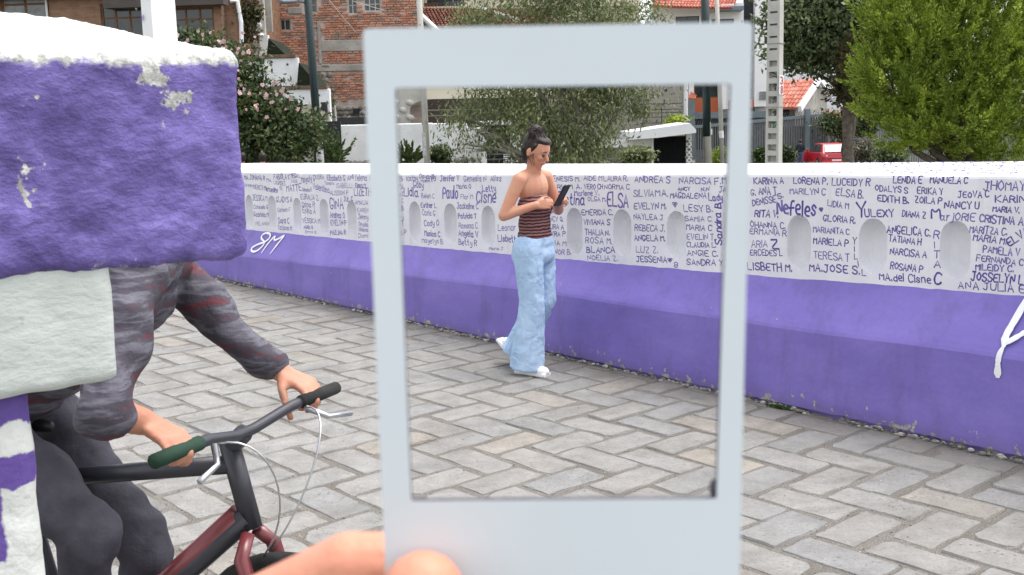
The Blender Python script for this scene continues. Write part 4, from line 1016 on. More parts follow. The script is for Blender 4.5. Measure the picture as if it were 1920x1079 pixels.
n = len(OUTr); T_ = .0011; V = [(p[0], 0, p[1]) for p in OUTr] + [(p[0], 0, p[1]) for p in INr] + [(p[0], T_, p[1]) for p in OUTr] + [(p[0], T_, p[1]) for p in INr]; F = []
for i in range(n):
    j = (i + 1) % n; F += [(i, n + i, n + j, j), (2 * n + i, 2 * n + j, 3 * n + j, 3 * n + i), (i, j, 2 * n + j, 2 * n + i)]
MB().add(V, F).build('card', m['card'], crd)
V = []; F = []
for y_, k in ((.00005, 0), (T_ + .0004, 0), (T_ + .0004, .0011), (.0006, .0011)):
    for p in INr:
        c_ = np.array((.0428, -.06)); d = np.array(p) - c_; V.append((p[0] + np.sign(d[0]) * (k - .00015), y_, p[1] + np.sign(d[1]) * (k - .00015)))
for a in range(4):
    for i in range(n): j = (i + 1) % n; b_ = (a + 1) % 4; F.append((a * n + i, a * n + j, b_ * n + j, b_ * n + i))
MB().add(V, F).build('window_edge', m['card_edge'], crd)
mb = MB(); mb.ball((.0779, .0010, -.1062), (.0009, .0008, .0022), 10, 8); mb.build('torn_corner', m['card_edge'], crd, smooth=True)
def K(x, y, z): return np.array(CM @ Vector((x, y, z)))
hsh = []
idx = [K(-.058, .022, -.170), K(-.034, .018, -.1455), K(-.010, .0130, -.1312), K(.016, .0115, -.1300)]; rad = [.0115, .0102, .0096, .0078]
th = [K(-.022, .010, -.205), K(-.006, -.006, -.174), K(.0045, -.0105, -.147), K(.0098, -.0088, -.1272)]; trd = [.017, .0135, .0115, .0100]
for ch, rd in ((idx, rad), (th, trd)):
    for a, b_, r1, r2 in zip(ch[:-1], ch[1:], rd[:-1], rd[1:]): hsh.append(('t', a, r1, b_, r2))
for q, (dz, L_) in enumerate(((.021, .030), (.040, .026), (.057, .018))):
    k0 = K(-.060 + q * .004, .026, -.170 - dz * .9); k1 = K(-.036, .030, -.152 - dz); k2 = K(-.010, .020, -.146 - dz); k3 = K(L_ - .012, .013, -.146 - dz)
    for a, b_, r1, r2 in ((k0, k1, .0105, .0098), (k1, k2, .0098, .0090), (k2, k3, .0090, .0076)): hsh.append(('t', a, r1, b_, r2))
wr_ = K(-.075, .045, -.270); ar = K(-.12, .03, -.46)
for k0, r in ((K(-.058, .022, -.170), .0115), (K(-.056, .026, -.189), .0115), (K(-.052, .026, -.206), .0115), (K(-.050, .026, -.221), .011), (K(-.022, .010, -.205), .016)): hsh.append(('t', wr_, .023, k0, r))
hsh.append(('t', wr_, .026, ar, .036))
hnd = empty('person', K(-.12, .03, -.46), 0, label="photographer's hand holding the pale card frame, finger behind and thumb in front", cat='hand')
hnd.name = 'hand'
for i_, s_ in enumerate(hsh):
    hsh[i_] = (s_[0], s_[1] - K(-.12, .03, -.46), s_[2], s_[3] - K(-.12, .03, -.46), s_[4])
body(hsh, .0011, 'skin', m['hand_skin'], hnd, smooth=6)
tn = K(.0108, -.0182, -.1282) - K(-.12, .03, -.46)
MB().ball(tn, (.0056, .0014, .0075), 14, 10).build('thumbnail', simple('fingernail', (.86, .58, .46), .3, .05, 100, spec=.5), hnd, smooth=True)

# ---------------------------------------------------------------- the far bank
rb = random.Random(21)
class Front:
    """a building face: an upright plane through the pixel (px, py) at depth Y; local x along it, y away from us, z up from the street"""
    def __init__(s, name, px, py, Y, yaw, label, cat, group=None):
        p = at(px, py, Y); s.zg = bank_z(max(-40, min(40, p[0]))); s.o = np.array([p[0], p[1], s.zg]); s.yaw = math.radians(yaw)
        s.ax = V3(math.cos(s.yaw), math.sin(s.yaw), 0); s.nr = V3(-math.sin(s.yaw), math.cos(s.yaw), 0)
        s.e = empty(name, s.o, s.yaw, label=label, cat=cat, group=group)
    def L(s, px, py, dy=0.0):
        d = (px - 960) / FPX * RT - (py - 539.5) / FPX * UP + FW
        t = ((s.o + s.nr * dy - EYE) @ s.nr) / (d @ s.nr); q = EYE + d * t - s.o
        return float(q @ s.ax), float(q[2])
    def R(s, x0, y0, x1, y1, dy=0.0):
        xm, ym = (x0 + x1) / 2, (y0 + y1) / 2
        return s.L(x0, ym, dy)[0], s.L(x1, ym, dy)[0], s.L(xm, y1, dy)[1], s.L(xm, y0, dy)[1]
    def box(s, mb, x0, y0, x1, y1, f=0.0, b=.3, floor=False):
        u0, u1, z0, z1 = s.R(x0, y0, x1, y1, f); mb.box(u0, u1, f, b, -.3 if floor else z0, z1); return mb
    def part(s, name, mt, x0, y0, x1, y1, f=0.0, b=.3, floor=False, parent=None, bevel=0, **k):
        return s.box(MB(), x0, y0, x1, y1, f, b, floor).build(name, mt, parent or s.e, bevel=bevel, **k)
    def wall(s, name, mt, x0, y0, x1, y1, holes, f=0.0, b=.3, floor=False):
        u0, u1, z0, z1 = s.R(x0, y0, x1, y1, f)
        if floor: z0 = -.3
        H = [s.R(*h, f) for h in holes]; U = sorted({u0, u1} | {max(u0, min(u1, v)) for h in H for v in h[:2]}); Z = sorted({z0, z1} | {max(z0, min(z1, v)) for h in H for v in h[2:]})
        mb = MB()
        for a, b_ in zip(U[:-1], U[1:]):
            run = None
            for c_, d in zip(Z[:-1], Z[1:]):
                mu, mz = (a + b_) / 2, (c_ + d) / 2
                inside = any(h[0] < mu < h[1] and h[2] < mz < h[3] for h in H)
                if not inside: run = [c_, d] if run is None else [run[0], d]
                else:
                    if run: mb.box(a, b_, f, b, *run)
                    run = None
            if run: mb.box(a, b_, f, b, *run)
        return mb.build(name, mt, s.e)
    def window(s, x0, y0, x1, y1, fm, gm_, cols=2, rows=2, fw=.06, f=0.0, inset=.08, name='window', uneq=None):
        u0, u1, z0, z1 = s.R(x0, y0, x1, y1, f)
        mb = MB(); mb.box(u0, u0 + fw, f + inset - .03, f + inset + .05, z0, z1); mb.box(u1 - fw, u1, f + inset - .03, f + inset + .05, z0, z1)
        mb.box(u0 + fw, u1 - fw, f + inset - .03, f + inset + .05, z0, z0 + fw); mb.box(u0 + fw, u1 - fw, f + inset - .03, f + inset + .05, z1 - fw, z1)
        us = [u0 + (u1 - u0) * i / cols for i in range(1, cols)]; zs = [z0 + (z1 - z0) * (uneq or [j / rows for j in range(1, rows)])[j - 1] for j in range(1, rows)]
        for u in us: mb.box(u - fw * .4, u + fw * .4, f + inset - .02, f + inset + .04, z0 + fw, z1 - fw)
        for z in zs: mb.box(u0 + fw, u1 - fw, f + inset - .015, f + inset + .035, z - fw * .35, z + fw * .35)
        w_ = mb.build(name, fm, s.e)
        E_ = [u0] + us + [u1]; Zs = [z0] + zs + [z1]
        for a, b_ in zip(E_[:-1], E_[1:]):
            for c_, d in zip(Zs[:-1], Zs[1:]):
                MB().box(a + fw * .3, b_ - fw * .3, f + inset + .005, f + inset + .02, c_ + fw * .3, d - fw * .3).build('pane', gm_, w_)
        return w_

glass = simple('window_glass', (.035, .04, .045), .08, .4, 2, spec=.7)
glass2 = simple('curtained_glass', (.20, .21, .21), .25, .35, 3, spec=.6)
wood = simple('brown_window_wood', (.16, .075, .035), .6, .25, 12)
M = Mat('tan_brickwork', .9, .15)
bt = M.nt.nodes.new('ShaderNodeTexBrick'); M.lk(M.coord((1, 1, 1), rot=(math.pi / 2, 0, 0)), bt.inputs[0])
bt.inputs['Color1'].default_value = (.32, .18, .11, 1); bt.inputs['Color2'].default_value = (.27, .135, .08, 1); bt.inputs['Mortar'].default_value = (.25, .19, .15, 1)
bt.inputs['Scale'].default_value = 1; bt.inputs['Brick Width'].default_value = .24; bt.inputs['Row Height'].default_value = .085; bt.inputs['Mortar Size'].default_value = .012
M.color(M.mix(1, bt.outputs[0], M.ramp(M.noise(3, 5), [(.3, (.8, .8, .8)), (.7, (1.12, 1.12, 1.12))]), 'MULTIPLY')); M.bump(M.math('SUBTRACT', 1, bt.outputs[1]), .5, .02); m['tan_brick'] = M.m
M = Mat('red_hand_made_brick', .9, .15)
M.color(M.mix(1, M.ramp(M.island(), [(0, (.36, .14, .09)), (.3, (.50, .235, .155)), (.6, (.55, .29, .20)), (.8, (.42, .22, .16)), (.93, (.30, .21, .17)), (1, (.26, .23, .20))]), M.ramp(M.noise(2.2, 5), [(.3, (.75, .75, .75)), (.7, (1.15, 1.15, 1.15))]), 'MULTIPLY')); M.bump(M.noise(30, 4), .4, .01); m['red_brick'] = M.m
m['mortar'] = simple('pale_mortar', (.50, .42, .37), .95, .2, 3, .6, 12, .03)
m['concrete'] = simple('weathered_concrete', (.33, .31, .28), .9, .22, 1.6, .5, 9, .03)
m['concrete2'] = simple('pale_concrete', (.47, .46, .42), .85, .14, 2.2, .3, 20, .01)
m['white_house'] = simple('white_house_paint', (.78, .78, .80), .7, .04, 1)
m['white_dirty'] = simple('old_whitewash', (.76, .76, .76), .8, .1, 1.6, .4, 8, .03)
m['cream'] = simple('cream_house_paint', (.66, .61, .48), .8, .08, 1)
m['grey_stone'] = None
M = Mat('field_stone', .95, .15); M.color(M.mix(1, M.ramp(M.island(), [(0, (.13, .12, .105)), (.5, (.23, .215, .19)), (1, (.33, .31, .28))]), M.ramp(M.noise(6, 4), [(.3, (.75, .75, .75)), (.7, (1.15, 1.15, 1.15))]), 'MULTIPLY')); M.bump(M.noise(12, 4), .6, .03); m['grey_stone'] = M.m
m['eave'] = simple('dark_eave', (.085, .072, .065), .8, .15, 3)
m['teal'] = simple('dark_teal_metal', (.016, .030, .032), .45, .1, 5)
m['steel_grey'] = simple('blue_grey_metal', (.15, .19, .215), .5, .1, 4)
m['fence_grey'] = simple('grey_fence_metal', (.125, .135, .145), .6, .2, 4)
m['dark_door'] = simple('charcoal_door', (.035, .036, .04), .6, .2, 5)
m['orange'] = simple('orange_panel', (.46, .12, .055), .7, .08, 3)
m['grass'] = simple('rough_grass', (.010, .015, .007), .95, .4, 4, .8, 25, .05)
M = Mat('terracotta_tile', .8, .2); M.color(M.mix(1, M.ramp(M.island(), [(0, (.15, .050, .035)), (.5, (.23, .085, .06)), (.85, (.24, .12, .095)), (1, (.12, .06, .05))]), M.ramp(M.noise(3, 4), [(.3, (.8, .8, .8)), (.7, (1.1, 1.1, 1.1))]), 'MULTIPLY')); m['tile'] = M.m
M = Mat('bright_clay_tile', .75, .2); M.color(M.ramp(M.island(), [(0, (.36, .10, .07)), (.5, (.44, .145, .10)), (1, (.46, .21, .16))])); m['tile2'] = M.m

def tiled_roof(parent, name, R0, R1, E0, E1, cols, rows, mt, r=None, under=True):
    """half-round clay tiles laid from the ridge R0-R1 down to the eave E0-E1, every tile a separate shell"""
    R0, R1, E0, E1 = [np.array(q, float) for q in (R0, R1, E0, E1)]; mb = MB()
    nr = np.cross(R1 - R0, E0 - R0); nr /= np.linalg.norm(nr)
    if nr[2] < 0: nr = -nr
    w_ = np.linalg.norm(R1 - R0) / cols; rr_ = r or w_ * .36; ax = (R1 - R0) / np.linalg.norm(R1 - R0)
    for c in range(cols):
        u = (c + .5) / cols
        for k in range(rows):
            a = R0 + (R1 - R0) * u; b = E0 + (E1 - E0) * u
            p = a + (b - a) * (k / rows) + nr * .01; q = a + (b - a) * ((k + 1.12) / rows) + nr * .045
            V = []
            for P_, r_ in ((p, rr_ * .9), (q, rr_ * 1.08)):
                for i in range(5):
                    t = math.pi * i / 4; V.append(P_ + ax * (math.cos(t) * r_) + nr * (math.sin(t) * r_ * .85))
            F = [(i, i + 1, 5 + i + 1, 5 + i) for i in range(4)] + [(5, 6, 7, 8, 9)]
            mb.add(V, F)
    o = mb.build(name, mt, parent, kind='stuff')
    if under:
        q = MB(); q.prism([R0 - nr * .02, R1 - nr * .02, E1 - nr * .02, E0 - nr * .02], -nr * .07); q.build('roof_deck', mt, parent)
    return o

# ---- left: tan brick house with brown windows
h = Front('brick_house', 200, 60, 42, -6, 'tan brick house with brown wooden windows at the top left', 'house')
win = [(-2, -60, 90, 42), (190, 6, 270, 78), (322, 14, 402, 84)]
h.wall('front_wall', m['tan_brick'], -260, -190, 418, 320, win, 0, .3, floor=True)
h.window(*win[0], wood, glass2, 2, 3, .10); h.window(*win[1], wood, glass, 3, 2, .08, uneq=[.62]); h.window(*win[2], wood, glass, 3, 3, .08, uneq=[.35, .68])
h.part('side_wall', m['tan_brick'], 418, -190, 450, 320, .35, 7, floor=True)
h.part('eave_board', m['eave'], -260, -22, 190, -2, -.5, 0.0)
h.part('porch_ceiling', m['eave'], 192, -22, 418, 12, -.55, -.02)
h.part('ground_block', m['tan_brick'], -260, -190, 417, 320, .6, 7, floor=True)
u, _ = h.L(88, 10); MB().tube([(u, -.05, 2.0), (u, -.05, 7.5)], .04, 8).build('downpipe', m['white_house'], h.e)
a, za = h.L(433, 3, .3); b_, zb = h.L(446, 3, .3); c_, zc = h.L(454, 82, .3)
MB().tube([(a, .25, za), (b_, .25, zb), ((b_ + c_) / 2 + .06, .25, (zb + zc) / 2), (c_, .25, zc)], [.07, .08, .08, .08], 8).build('downpipe', m['white_house'], h.e)
u, z = h.L(255, 9, -.3); lt = MB(); lt.tube([(u, -.3, z + .2), (u, -.3, z + .08)], .012, 6); lt.tube([(u, -.3, z + .08), (u, -.3, z + .04), (u, -.3, z - .12), (u, -.3, z - .2)], [.03, .09, .06, .02], 8); lt.build('lantern', m['white_house'], h.e)
u, z = h.L(188, 58, -.1); 
# ---- stone garden wall and post next to it
def stones(F_, x0, y0, x1, y1, n, r0, r1, name, mt, f=0.0, back=.25, parent=None):
    u0, u1, z0, z1 = F_.R(x0, y0, x1, y1, f); mb = MB()
    nc = max(1, int((u1 - u0) / (r0 + r1) / .95)); nr_ = max(1, int((z1 - z0) / (r0 + r1) / .8))
    for j in range(nr_):
        for i in range(nc + 1):
            r_ = rb.uniform(r0, r1); u = u0 + (u1 - u0) * (i + .5 * (j % 2)) / nc + rb.uniform(-.2, .2) * r_; z = z0 + (z1 - z0) * (j + .5) / nr_
            if u > u1 + r_ * .3: continue
            mb.ball((u, f + r_ * .1, z), (r_ * rb.uniform(.95, 1.35), r_ * .6, r_ * rb.uniform(.75, .95)), 7, 5, rot=rotm(0, rb.uniform(-.4, .4)))
    return mb.build(name, mt, parent or F_.e, kind='stuff')
h = Front('garden_wall', 475, 70, 43.2, 0, 'whitewashed stone garden wall with a pale post, right of the tan brick house', 'wall')
h.part('wall_core', m['white_dirty'], 440, 40, 486, 120, .12, .5, floor=True); stones(h, 441, 42, 486, 118, 0, .10, .16, 'field_stones', m['white_dirty'], .12)
h.part('post', m['white_dirty'], 488, 66, 503, 112, -.1, .2, floor=True); h.part('tall_post', m['concrete2'], 486, -60, 494, 66, .2, .4); h.part('tall_post', m['concrete'], 497, -60, 507, 60, .45, .65)
# ---- stepped white retaining walls
for (x0, y0, x1, y1, Yd, lab) in ((440, 108, 560, 172, 38.5, 'upper white retaining wall with brick coping behind the pink flowering bush'), (500, 166, 619, 232, 36.5, 'lower white retaining wall with a painted mural beside the dark lamp post')):
    h = Front('retaining_wall', (x0 + x1) / 2, y0, Yd, 0, lab, 'wall', None)
    h.part('wall_face', m['white_dirty'], x0, y0 + 2, x1, y1, 0, .3, floor=True, bevel=.02)
    h.part('coping', m['tile'] if False else simple('brown_coping', (.16, .10, .07), .9, .3, 6, .5, 20, .02), x0, y0 - 5, x1 - 6, y0 + 1.5, -.06, .6)
    u, z = h.L(x1 - 21 if x0 < 480 else x1 - 21, y0 + 13, 0); MB().tube([(u, -.03, z), (u, .02, z)], .035, 10).build('drain_pipe', m['black'], h.e)
    gq = MB(); u0, u1, z0, z1 = h.R(x0, y0, x1, y1); gb = 1.6
    tri = [h.L(*q, .7) for q in (((503, 72), (541, 108), (500, 112)) if y0 < 150 else ((560, 118), (604, 168), (556, 170)))]; gq.prism([(q[0], .7, q[1]) for q in tri], (0, 2.2, 0)); gq.build('grass_bank', m['grass'], h.e, kind='stuff')
    if y0 > 150:
        m0 = m['dark_door']; k1 = h.L(584, 200)
        def pd(pts, mt, dy, nm): 
            P = [h.L(px, py, dy) for px, py in pts]; MB().prism([(u, dy, z) for u, z in P], (0, .02, 0)).build(nm, mt, h.e)
        pd([(560, 196), (614, 196), (617, 226), (562, 226)], simple('mural_tan', (.42, .38, .28), .8, .2, 8), -.022, 'mural')
        pd([(601, 192), (612, 192), (614, 208), (606, 214), (601, 206)], m0, -.045, 'mural')
        for (cx, cy, rad, mt) in ((597, 198, 5.5, simple('mural_cream', (.66, .63, .55), .8, .1, 8)), (604, 214, 6.5, simple('mural_sand', (.50, .45, .33), .8, .1, 8))):
            pd([(cx + rad * math.cos(a * math.pi / 8), cy + rad * math.sin(a * math.pi / 8)) for a in range(16)][::-1], mt, -.07, 'mural')
        pd([(612, 209), (615, 209), (603, 226), (600, 226)], m0, -.09, 'mural')
# ---- brown and white gate posts under the bush, dark gap
h = Front('gate_posts', 565, 270, 33.5, 0, 'brown post and white post of a dark gateway below the pink flowering bush', 'gate')
h.part('brown_post', simple('brown_render', (.20, .12, .085), .9, .2, 3), 545, 232, 563, 308, 0, .3, floor=True); h.part('white_post', m['concrete2'], 564, 262, 584, 308, -.05, .3, floor=True)
h.part('dark_gate', m['dark_door'], 584, 228, 640, 310, .4, .5, floor=True); h.part('dark_gate', m['dark_door'], 470, 240, 545, 310, .4, .5, floor=True)
# ---- the big old red-brick building
h = Front('old_brick_building', 650, 120, 47, 3, 'tall old red brick building with small barred windows and grey concrete bands', 'building')
W = [(512, 36, 545, 58), (572, -4, 594, 24), (652, -6, 670, 27), (682, -6, 714, 22)]
h.wall('backing_wall', m['mortar'], 502, -160, 790, 310, W, .03, .5, floor=True)
h.part('body', m['concrete'], 503, -160, 789, 310, .9, 9, floor=True)
for w_ in W: h.window(*w_, m['concrete2'] if w_[0] > 600 else m['concrete'], glass, 3 if w_[0] > 670 or w_[0] < 540 else 2, 1 if w_[0] < 540 else 2, .05, .03)
bands = [(602, 75, 700, 96), (596, 40, 602, 120), (540, 14, 566, 26), (602, 120, 618, 128), (690, 186, 788, 200), (560, 122, 700, 134)]
for b4 in bands: h.part('concrete_band', m['concrete'], *b4, -.06, .03, bevel=.02)
lin = [(600, 31, 648, 34), (590, 38, 596, 130)]
br = MB(); u0, u1, z0, z1 = h.R(504, -60, 788, 300); BR = [h.R(*q) for q in bands + W]
slope = lambda u: None
row = 0; z = z0
def in_any(u, z_, w2):
    return any(a - w2 < u < b_ + w2 and c_ - .04 < z_ < d + .04 for a, b_, c_, d in BR)
xs, zs_ = h.L(506, 60)[0], h.L(580, 130)[1]; xe, ze = h.L(700, 225)
while z < z1:
    u = u0 + (.13 if row % 2 else 0)
    while u < u1:
        L_ = rb.uniform(.20, .27); zz = z + .02 * noise.noise((u * .7, z * .3, 1)) 
        # ragged foot: rubble below the stair-stepped line
        foot = np.interp(u, [u0, h.L(560, 128)[0], h.L(610, 180)[0], h.L(640, 186)[0], h.L(720, 192)[0], u1], [h.L(510, 62)[1], h.L(560, 128)[1], h.L(610, 190)[1], h.L(640, 190)[1], h.L(720, 186)[1], h.L(850, 186)[1]])
        if zz > foot - .3 * 0 and not in_any(u + L_ / 2, zz + .035, L_ * .35) and rb.random() > .03:
            pr = rb.uniform(-.035, .0); br.box(u, u + L_, -.02 + pr, .05, zz, zz + .072 + rb.uniform(-.01, .008))
        u += L_ + rb.uniform(.018, .04)
    z += .098; row += 1
br.build('brick_courses', m['red_brick'], h.e, kind='stuff')
stones(h, 588, 136, 626, 232, 0, .09, .16, 'rubble_stones', m['grey_stone'], -.02); stones(h, 626, 198, 740, 300, 0, .09, .15, 'rubble_stones', m['grey_stone'], -.04)
wv = h.L(790, 40); 
for (a, b_) in (((612, -5), (668, 62)), ((820 - 160, 2), (720, 20))):
    p, q = h.L(*a, -.3), h.L(*b_, -.3); MB().tube([(p[0], -.3, p[1]), (q[0], -.3, q[1])], .012, 5).build('cable', m['concrete2'], h.e)
h.part('basement_hole', m['black'], 662, 204, 674, 214, -.16, -.08); h.part('low_roof', m['dark_door'], 628, 220, 742, 232, -3.0, -.25); h.part('low_roof', m['dark_door'], 632, 233, 742, 240, -2.2, -1.2)
# ---- white street wall
h = Front('street_wall', 720, 260, 37.5, 0, 'long whitewashed street wall with stones at its foot', 'wall')
h.part('wall_face', m['white_dirty'], 630, 233, 812, 312, 0, .25, floor=True, bevel=.03); h.part('wall_face', m['white_dirty'], 812, 231, 878, 312, .02, .27, floor=True, bevel=.03); h.part('wall_face', m['white_dirty'], 878, 240, 902, 312, .04, .27, floor=True, bevel=.03)
stones(h, 640, 297, 730, 312, 0, .06, .11, 'foot_stones', m['grey_stone'], -.1); stones(h, 842, 290, 902, 312, 0, .10, .17, 'foot_stones', m['grey_stone'], -.12)
u, z = h.L(628, 198); u2, z2 = h.L(631, 232); MB().tube([(u, -.05, z), (u2, -.05, z2)], .035, 6).build('vent_pipe', m['concrete2'], h.e)
# ---- arched passage with cream storey
h = Front('arched_building', 830, 200, 45.5, 2, 'stone building with a dark arch below a cream upper storey', 'building')
pts = []; u0, z0 = h.L(742, 150); u1, z1 = h.L(905, 150); ua, zs2 = h.L(769, 228); ub, zt = h.L(905, 184)
ar = [(u0, z0 + 1), (u0, -.3), (ua, -.3), (ua, h.L(769, 206)[1])] + [(ua + (1 - math.cos(t)) * 1.0, h.L(769, 206)[1] + math.sin(t) * (zt - h.L(769, 206)[1])) for t in (.3, .6, .9, 1.2, 1.5)] + [(u1, zt), (u1, z0 + 1)]
MB().prism([(a, 0, b_) for a, b_ in ar], (0, .6, 0)).build('arch_wall', m['concrete2'], h.e); stones(h, 742, 186, 768, 228, 0, .12, .2, 'arch_stones', m['concrete2'], -.02)
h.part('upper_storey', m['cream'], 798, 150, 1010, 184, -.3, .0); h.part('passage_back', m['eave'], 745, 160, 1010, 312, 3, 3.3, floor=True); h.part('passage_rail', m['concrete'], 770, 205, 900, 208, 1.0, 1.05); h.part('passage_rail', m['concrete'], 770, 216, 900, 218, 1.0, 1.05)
u, z = h.L(822, 222, .5); cw = body([('e', V3(u, .9, z - .3), (1.3, .8, .45)), ('e', V3(u + .1, .9, z + .05), (.8, .6, .35))], .08, 'covered_vehicle', m['black'], h.e) if False else None
# ---- cream house with balcony and long tile roof behind
h = Front('cream_house', 850, 10, 57, 0, 'cream house with a dark balcony railing above a long old tile roof', 'house')
h.part('upper_wall', m['cream'], 738, -160, 1200, 16, 0, .4); h.part('body', m['cream'], 740, -160, 1198, 312, .5, 9, floor=True)
h.part('balcony_floor', m['cream'], 736, 13, 880, 19, -.9, 0.0); h.part('balcony_door', glass, 800, -60, 870, 12, -.03, .0)
for i in range(14):
    x_ = 790 + i * 6.6; h.part('baluster', m['black'], x_ - .6, -4, x_ + .6, 13, -.86, -.82)
h.part('handrail', m['black'], 786, -6, 880, -3.5, -.88, -.80); h.part('planter', wood, 795, 6, 820, 13, -.7, -.4)
for dx in range(5): h.part('roof_bit', m['tile'], 810 + dx, 0, 811 + dx, 1, 0, .1) if False else None
Rr = [at(790, 16, 56), at(1010, 18, 56), at(810, 62, 51), at(1075, 62, 51)]
rf = empty('long_tile_roof', at(900, 60, 51) * V3(1, 1, 0) + V3(0, 0, bank_z(-2)), 0, label='long low roof of old dark red tiles below the balcony', cat='roof')
ro = np.array(rf.location); tiled_roof(rf, 'roof_tiles', *[q - ro for q in Rr], 34, 13, m['tile'])
q = MB(); e0, e1 = Rr[2] - ro, Rr[3] - ro; q.box(e0[0] + .2, e1[0], .2, .5, -.3, e0[2] - .12); q.build('supporting_wall', m['cream'], rf)
q = MB(); p0, p1 = at(945, 20, 55) - ro, at(1010, 48, 53) - ro; q.tube([at(900, 16, 54) - ro, at(985, 42, 53) - ro], .10, 8); q.build('roof_verge', m['concrete2'], rf)
q = MB(); q.tube([at(786, 26, 50) - ro, at(822, 60, 50) - ro], .12, 8); q.build('roof_verge', m['white_house'], rf)
# ---- white gateway with slatted gate
h = Front('white_gateway', 935, 270, 37, 0, 'white gateway with a dark slatted gate behind the walking woman', 'gate')
h.part('post', m['white_dirty'], 901, 234, 912, 312, 0, .3, floor=True); h.part('post', m['white_dirty'], 957, 234, 976, 312, 0, .3, floor=True); h.part('lintel', m['white_dirty'], 886, 227, 983, 235, -.25, .45, bevel=.02)
gt = h.part('gate_leaf', m['dark_door'], 913, 236, 956, 312, .16, .2, floor=True)
for i in range(15): h.part('slat', m['black'] if i % 2 else m['fence_grey'], 913.5, 240 + i * 4.8, 955, 243 + i * 4.8, .08, .14, parent=None)
for i in range(6): h.part('white_slat', m['white_house'], 944, 289 + i * 3.6, 956, 291 + i * 3.6, .0, .05)
h.part('low_wall', m['white_dirty'], 977, 268, 1010, 312, .05, .3, floor=True); h.part('dark_panel', m['dark_door'], 977, 238, 1010, 268, .2, .3)
# ---- grey building, slab, garage
h = Front('grey_building', 1225, 200, 47, 0, 'bare grey concrete building with a dark railing', 'building')
h.part('wall_face', simple('bare_grey_render', (.34, .315, .285), .9, .12, 1.2, .3, 9, .02), 1080, 60, 1284, 240, 0, 8, floor=True)
for a in ((1181, 168, 1188, 174), (1246, 167, 1251, 172), (1180, 175, 1186, 180)): h.part('vent_hole', m['black'], *a, -.01, .02)
MB().tube([(h.L(1285, 150)[0], -.1, h.L(1285, 240)[1]), (h.L(1285, 150)[0], -.1, h.L(1285, 60)[1])], .09, 8).build('downpipe', m['white_house'], h.e)
for y_ in (194, 205, 211, 219, 230): h.part('rail', m['eave'], 1200, y_, 1278, y_ + 1.6, -.9, -.86)
for x_ in (1205, 1240, 1274): h.part('rail_post', m['eave'], x_, 205, x_ + 1.8, 236, -.92, -.88)
h = Front('garage_front', 1240, 270, 41, 0, 'low garage front with dark folding door under a white slab', 'garage')
p = [h.L(1176, 262), h.L(1176, 248), h.L(1289, 231), h.L(1300, 243), h.L(1300, 249), h.L(1230, 258)]
MB().prism([(a, -.6, b_) for a, b_ in p], (0, 3.2, 0)).build('roof_slab', m['white_house'], h.e)
h.part('wall_face', m['white_dirty'], 985, 264, 1225, 278, .0, .3); h.part('stone_wall', m['concrete'], 985, 272, 1224, 312, .06, .3, floor=True); stones(h, 1140, 273, 1222, 310, 0, .06, .11, 'field_stones', m['grey_stone'], .04); stones(h, 985, 275, 1140, 310, 0, .06, .11, 'field_stones', m['grey_stone'], .04)
h.part('frame_post', m['white_house'], 1222, 256, 1225.5, 312, -.05, .3, floor=True)
u0, u1, z0, z1 = h.R(1226, 256, 1286, 308); gd = 26
for i in range(gd):
    a = u0 + (u1 - u0) * i / gd; b_ = u0 + (u1 - u0) * (i + 1) / gd
    MB().prism([(a, .05, -.1), ((a + b_) / 2, -.03, -.1), (b_, .05, -.1), (b_, .09, -.1), (a, .09, -.1)], (0, 0, z1 + .1)).build('door_fold', m['dark_door'], h.e)
h.part('white_pillar', m['white_dirty'], 1287, 250, 1297, 312, -.1, .3, floor=True); stones(h, 1288, 258, 1297, 308, 0, .04, .08, 'pillar_stones', m['grey_stone'], -.1)
# ---- white house with red tile roof, top right of the card
h = Front('white_house', 1330, 60, 74, -4, 'white house with a red tile roof, dark windows and an orange panel', 'house')
W = [(1267, 31, 1311, 60), (1334, 36, 1376, 60)]
h.wall('upper_wall', m['white_house'], 1222, 8, 1394, 150, W, 0, .3)
for w_ in W: h.window(*w_, m['black'], glass, 2, 1, .05)
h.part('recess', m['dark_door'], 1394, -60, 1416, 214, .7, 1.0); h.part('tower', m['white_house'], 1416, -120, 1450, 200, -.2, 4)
h.part('lower_wall', m['white_house'], 1292, 150, 1301, 215, -.05, .3); h.window(1301, 148, 1350, 184, wood, glass, 2, 1, .08); h.part('orange_panel', m['orange'], 1301, 184, 1350, 211, -.04, .1)
h.part('column', m['white_house'], 1350, 60, 1366, 205, -.4, .2); h.part('wall_right', m['white_house'], 1366, 60, 1394, 190, 0, .3); h.part('orange_panel', m['orange'], 1366, 187, 1446, 202, -.05, .1); h.part('lattice_window', glass2, 1424, 172, 1440, 187, -.3, -.2)
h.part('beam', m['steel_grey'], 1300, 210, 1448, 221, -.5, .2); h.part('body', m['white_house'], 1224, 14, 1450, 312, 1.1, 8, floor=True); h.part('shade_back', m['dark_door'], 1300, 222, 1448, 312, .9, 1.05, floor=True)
h.part('corner_column', m['steel_grey'], 1290, 182, 1303, 312, -.9, -.6, floor=True); h.part('wall_lamp', m['concrete2'], 1322, 14, 1330, 26, -.12, 0.0)
A_ = [at(*q) - h.o for q in ((1232, -26, 76.5), (1392, -26, 76.5), (1222, 12, 72.5), (1374, 16, 72.5))]
Rz = np.array(Matrix.Rotation(-h.yaw, 3, 'Z')); A_ = [Rz @ q for q in A_]; tiled_roof(h.e, 'roof_tiles', *A_, 26, 9, m['tile2'])
h.part('fascia', m['white_house'], 1222, 10, 1376, 17, -1.1, -.9)
h.part('canopy', m['steel_grey'], 1344, 12, 1395, 19, -1.4, 0.0); 
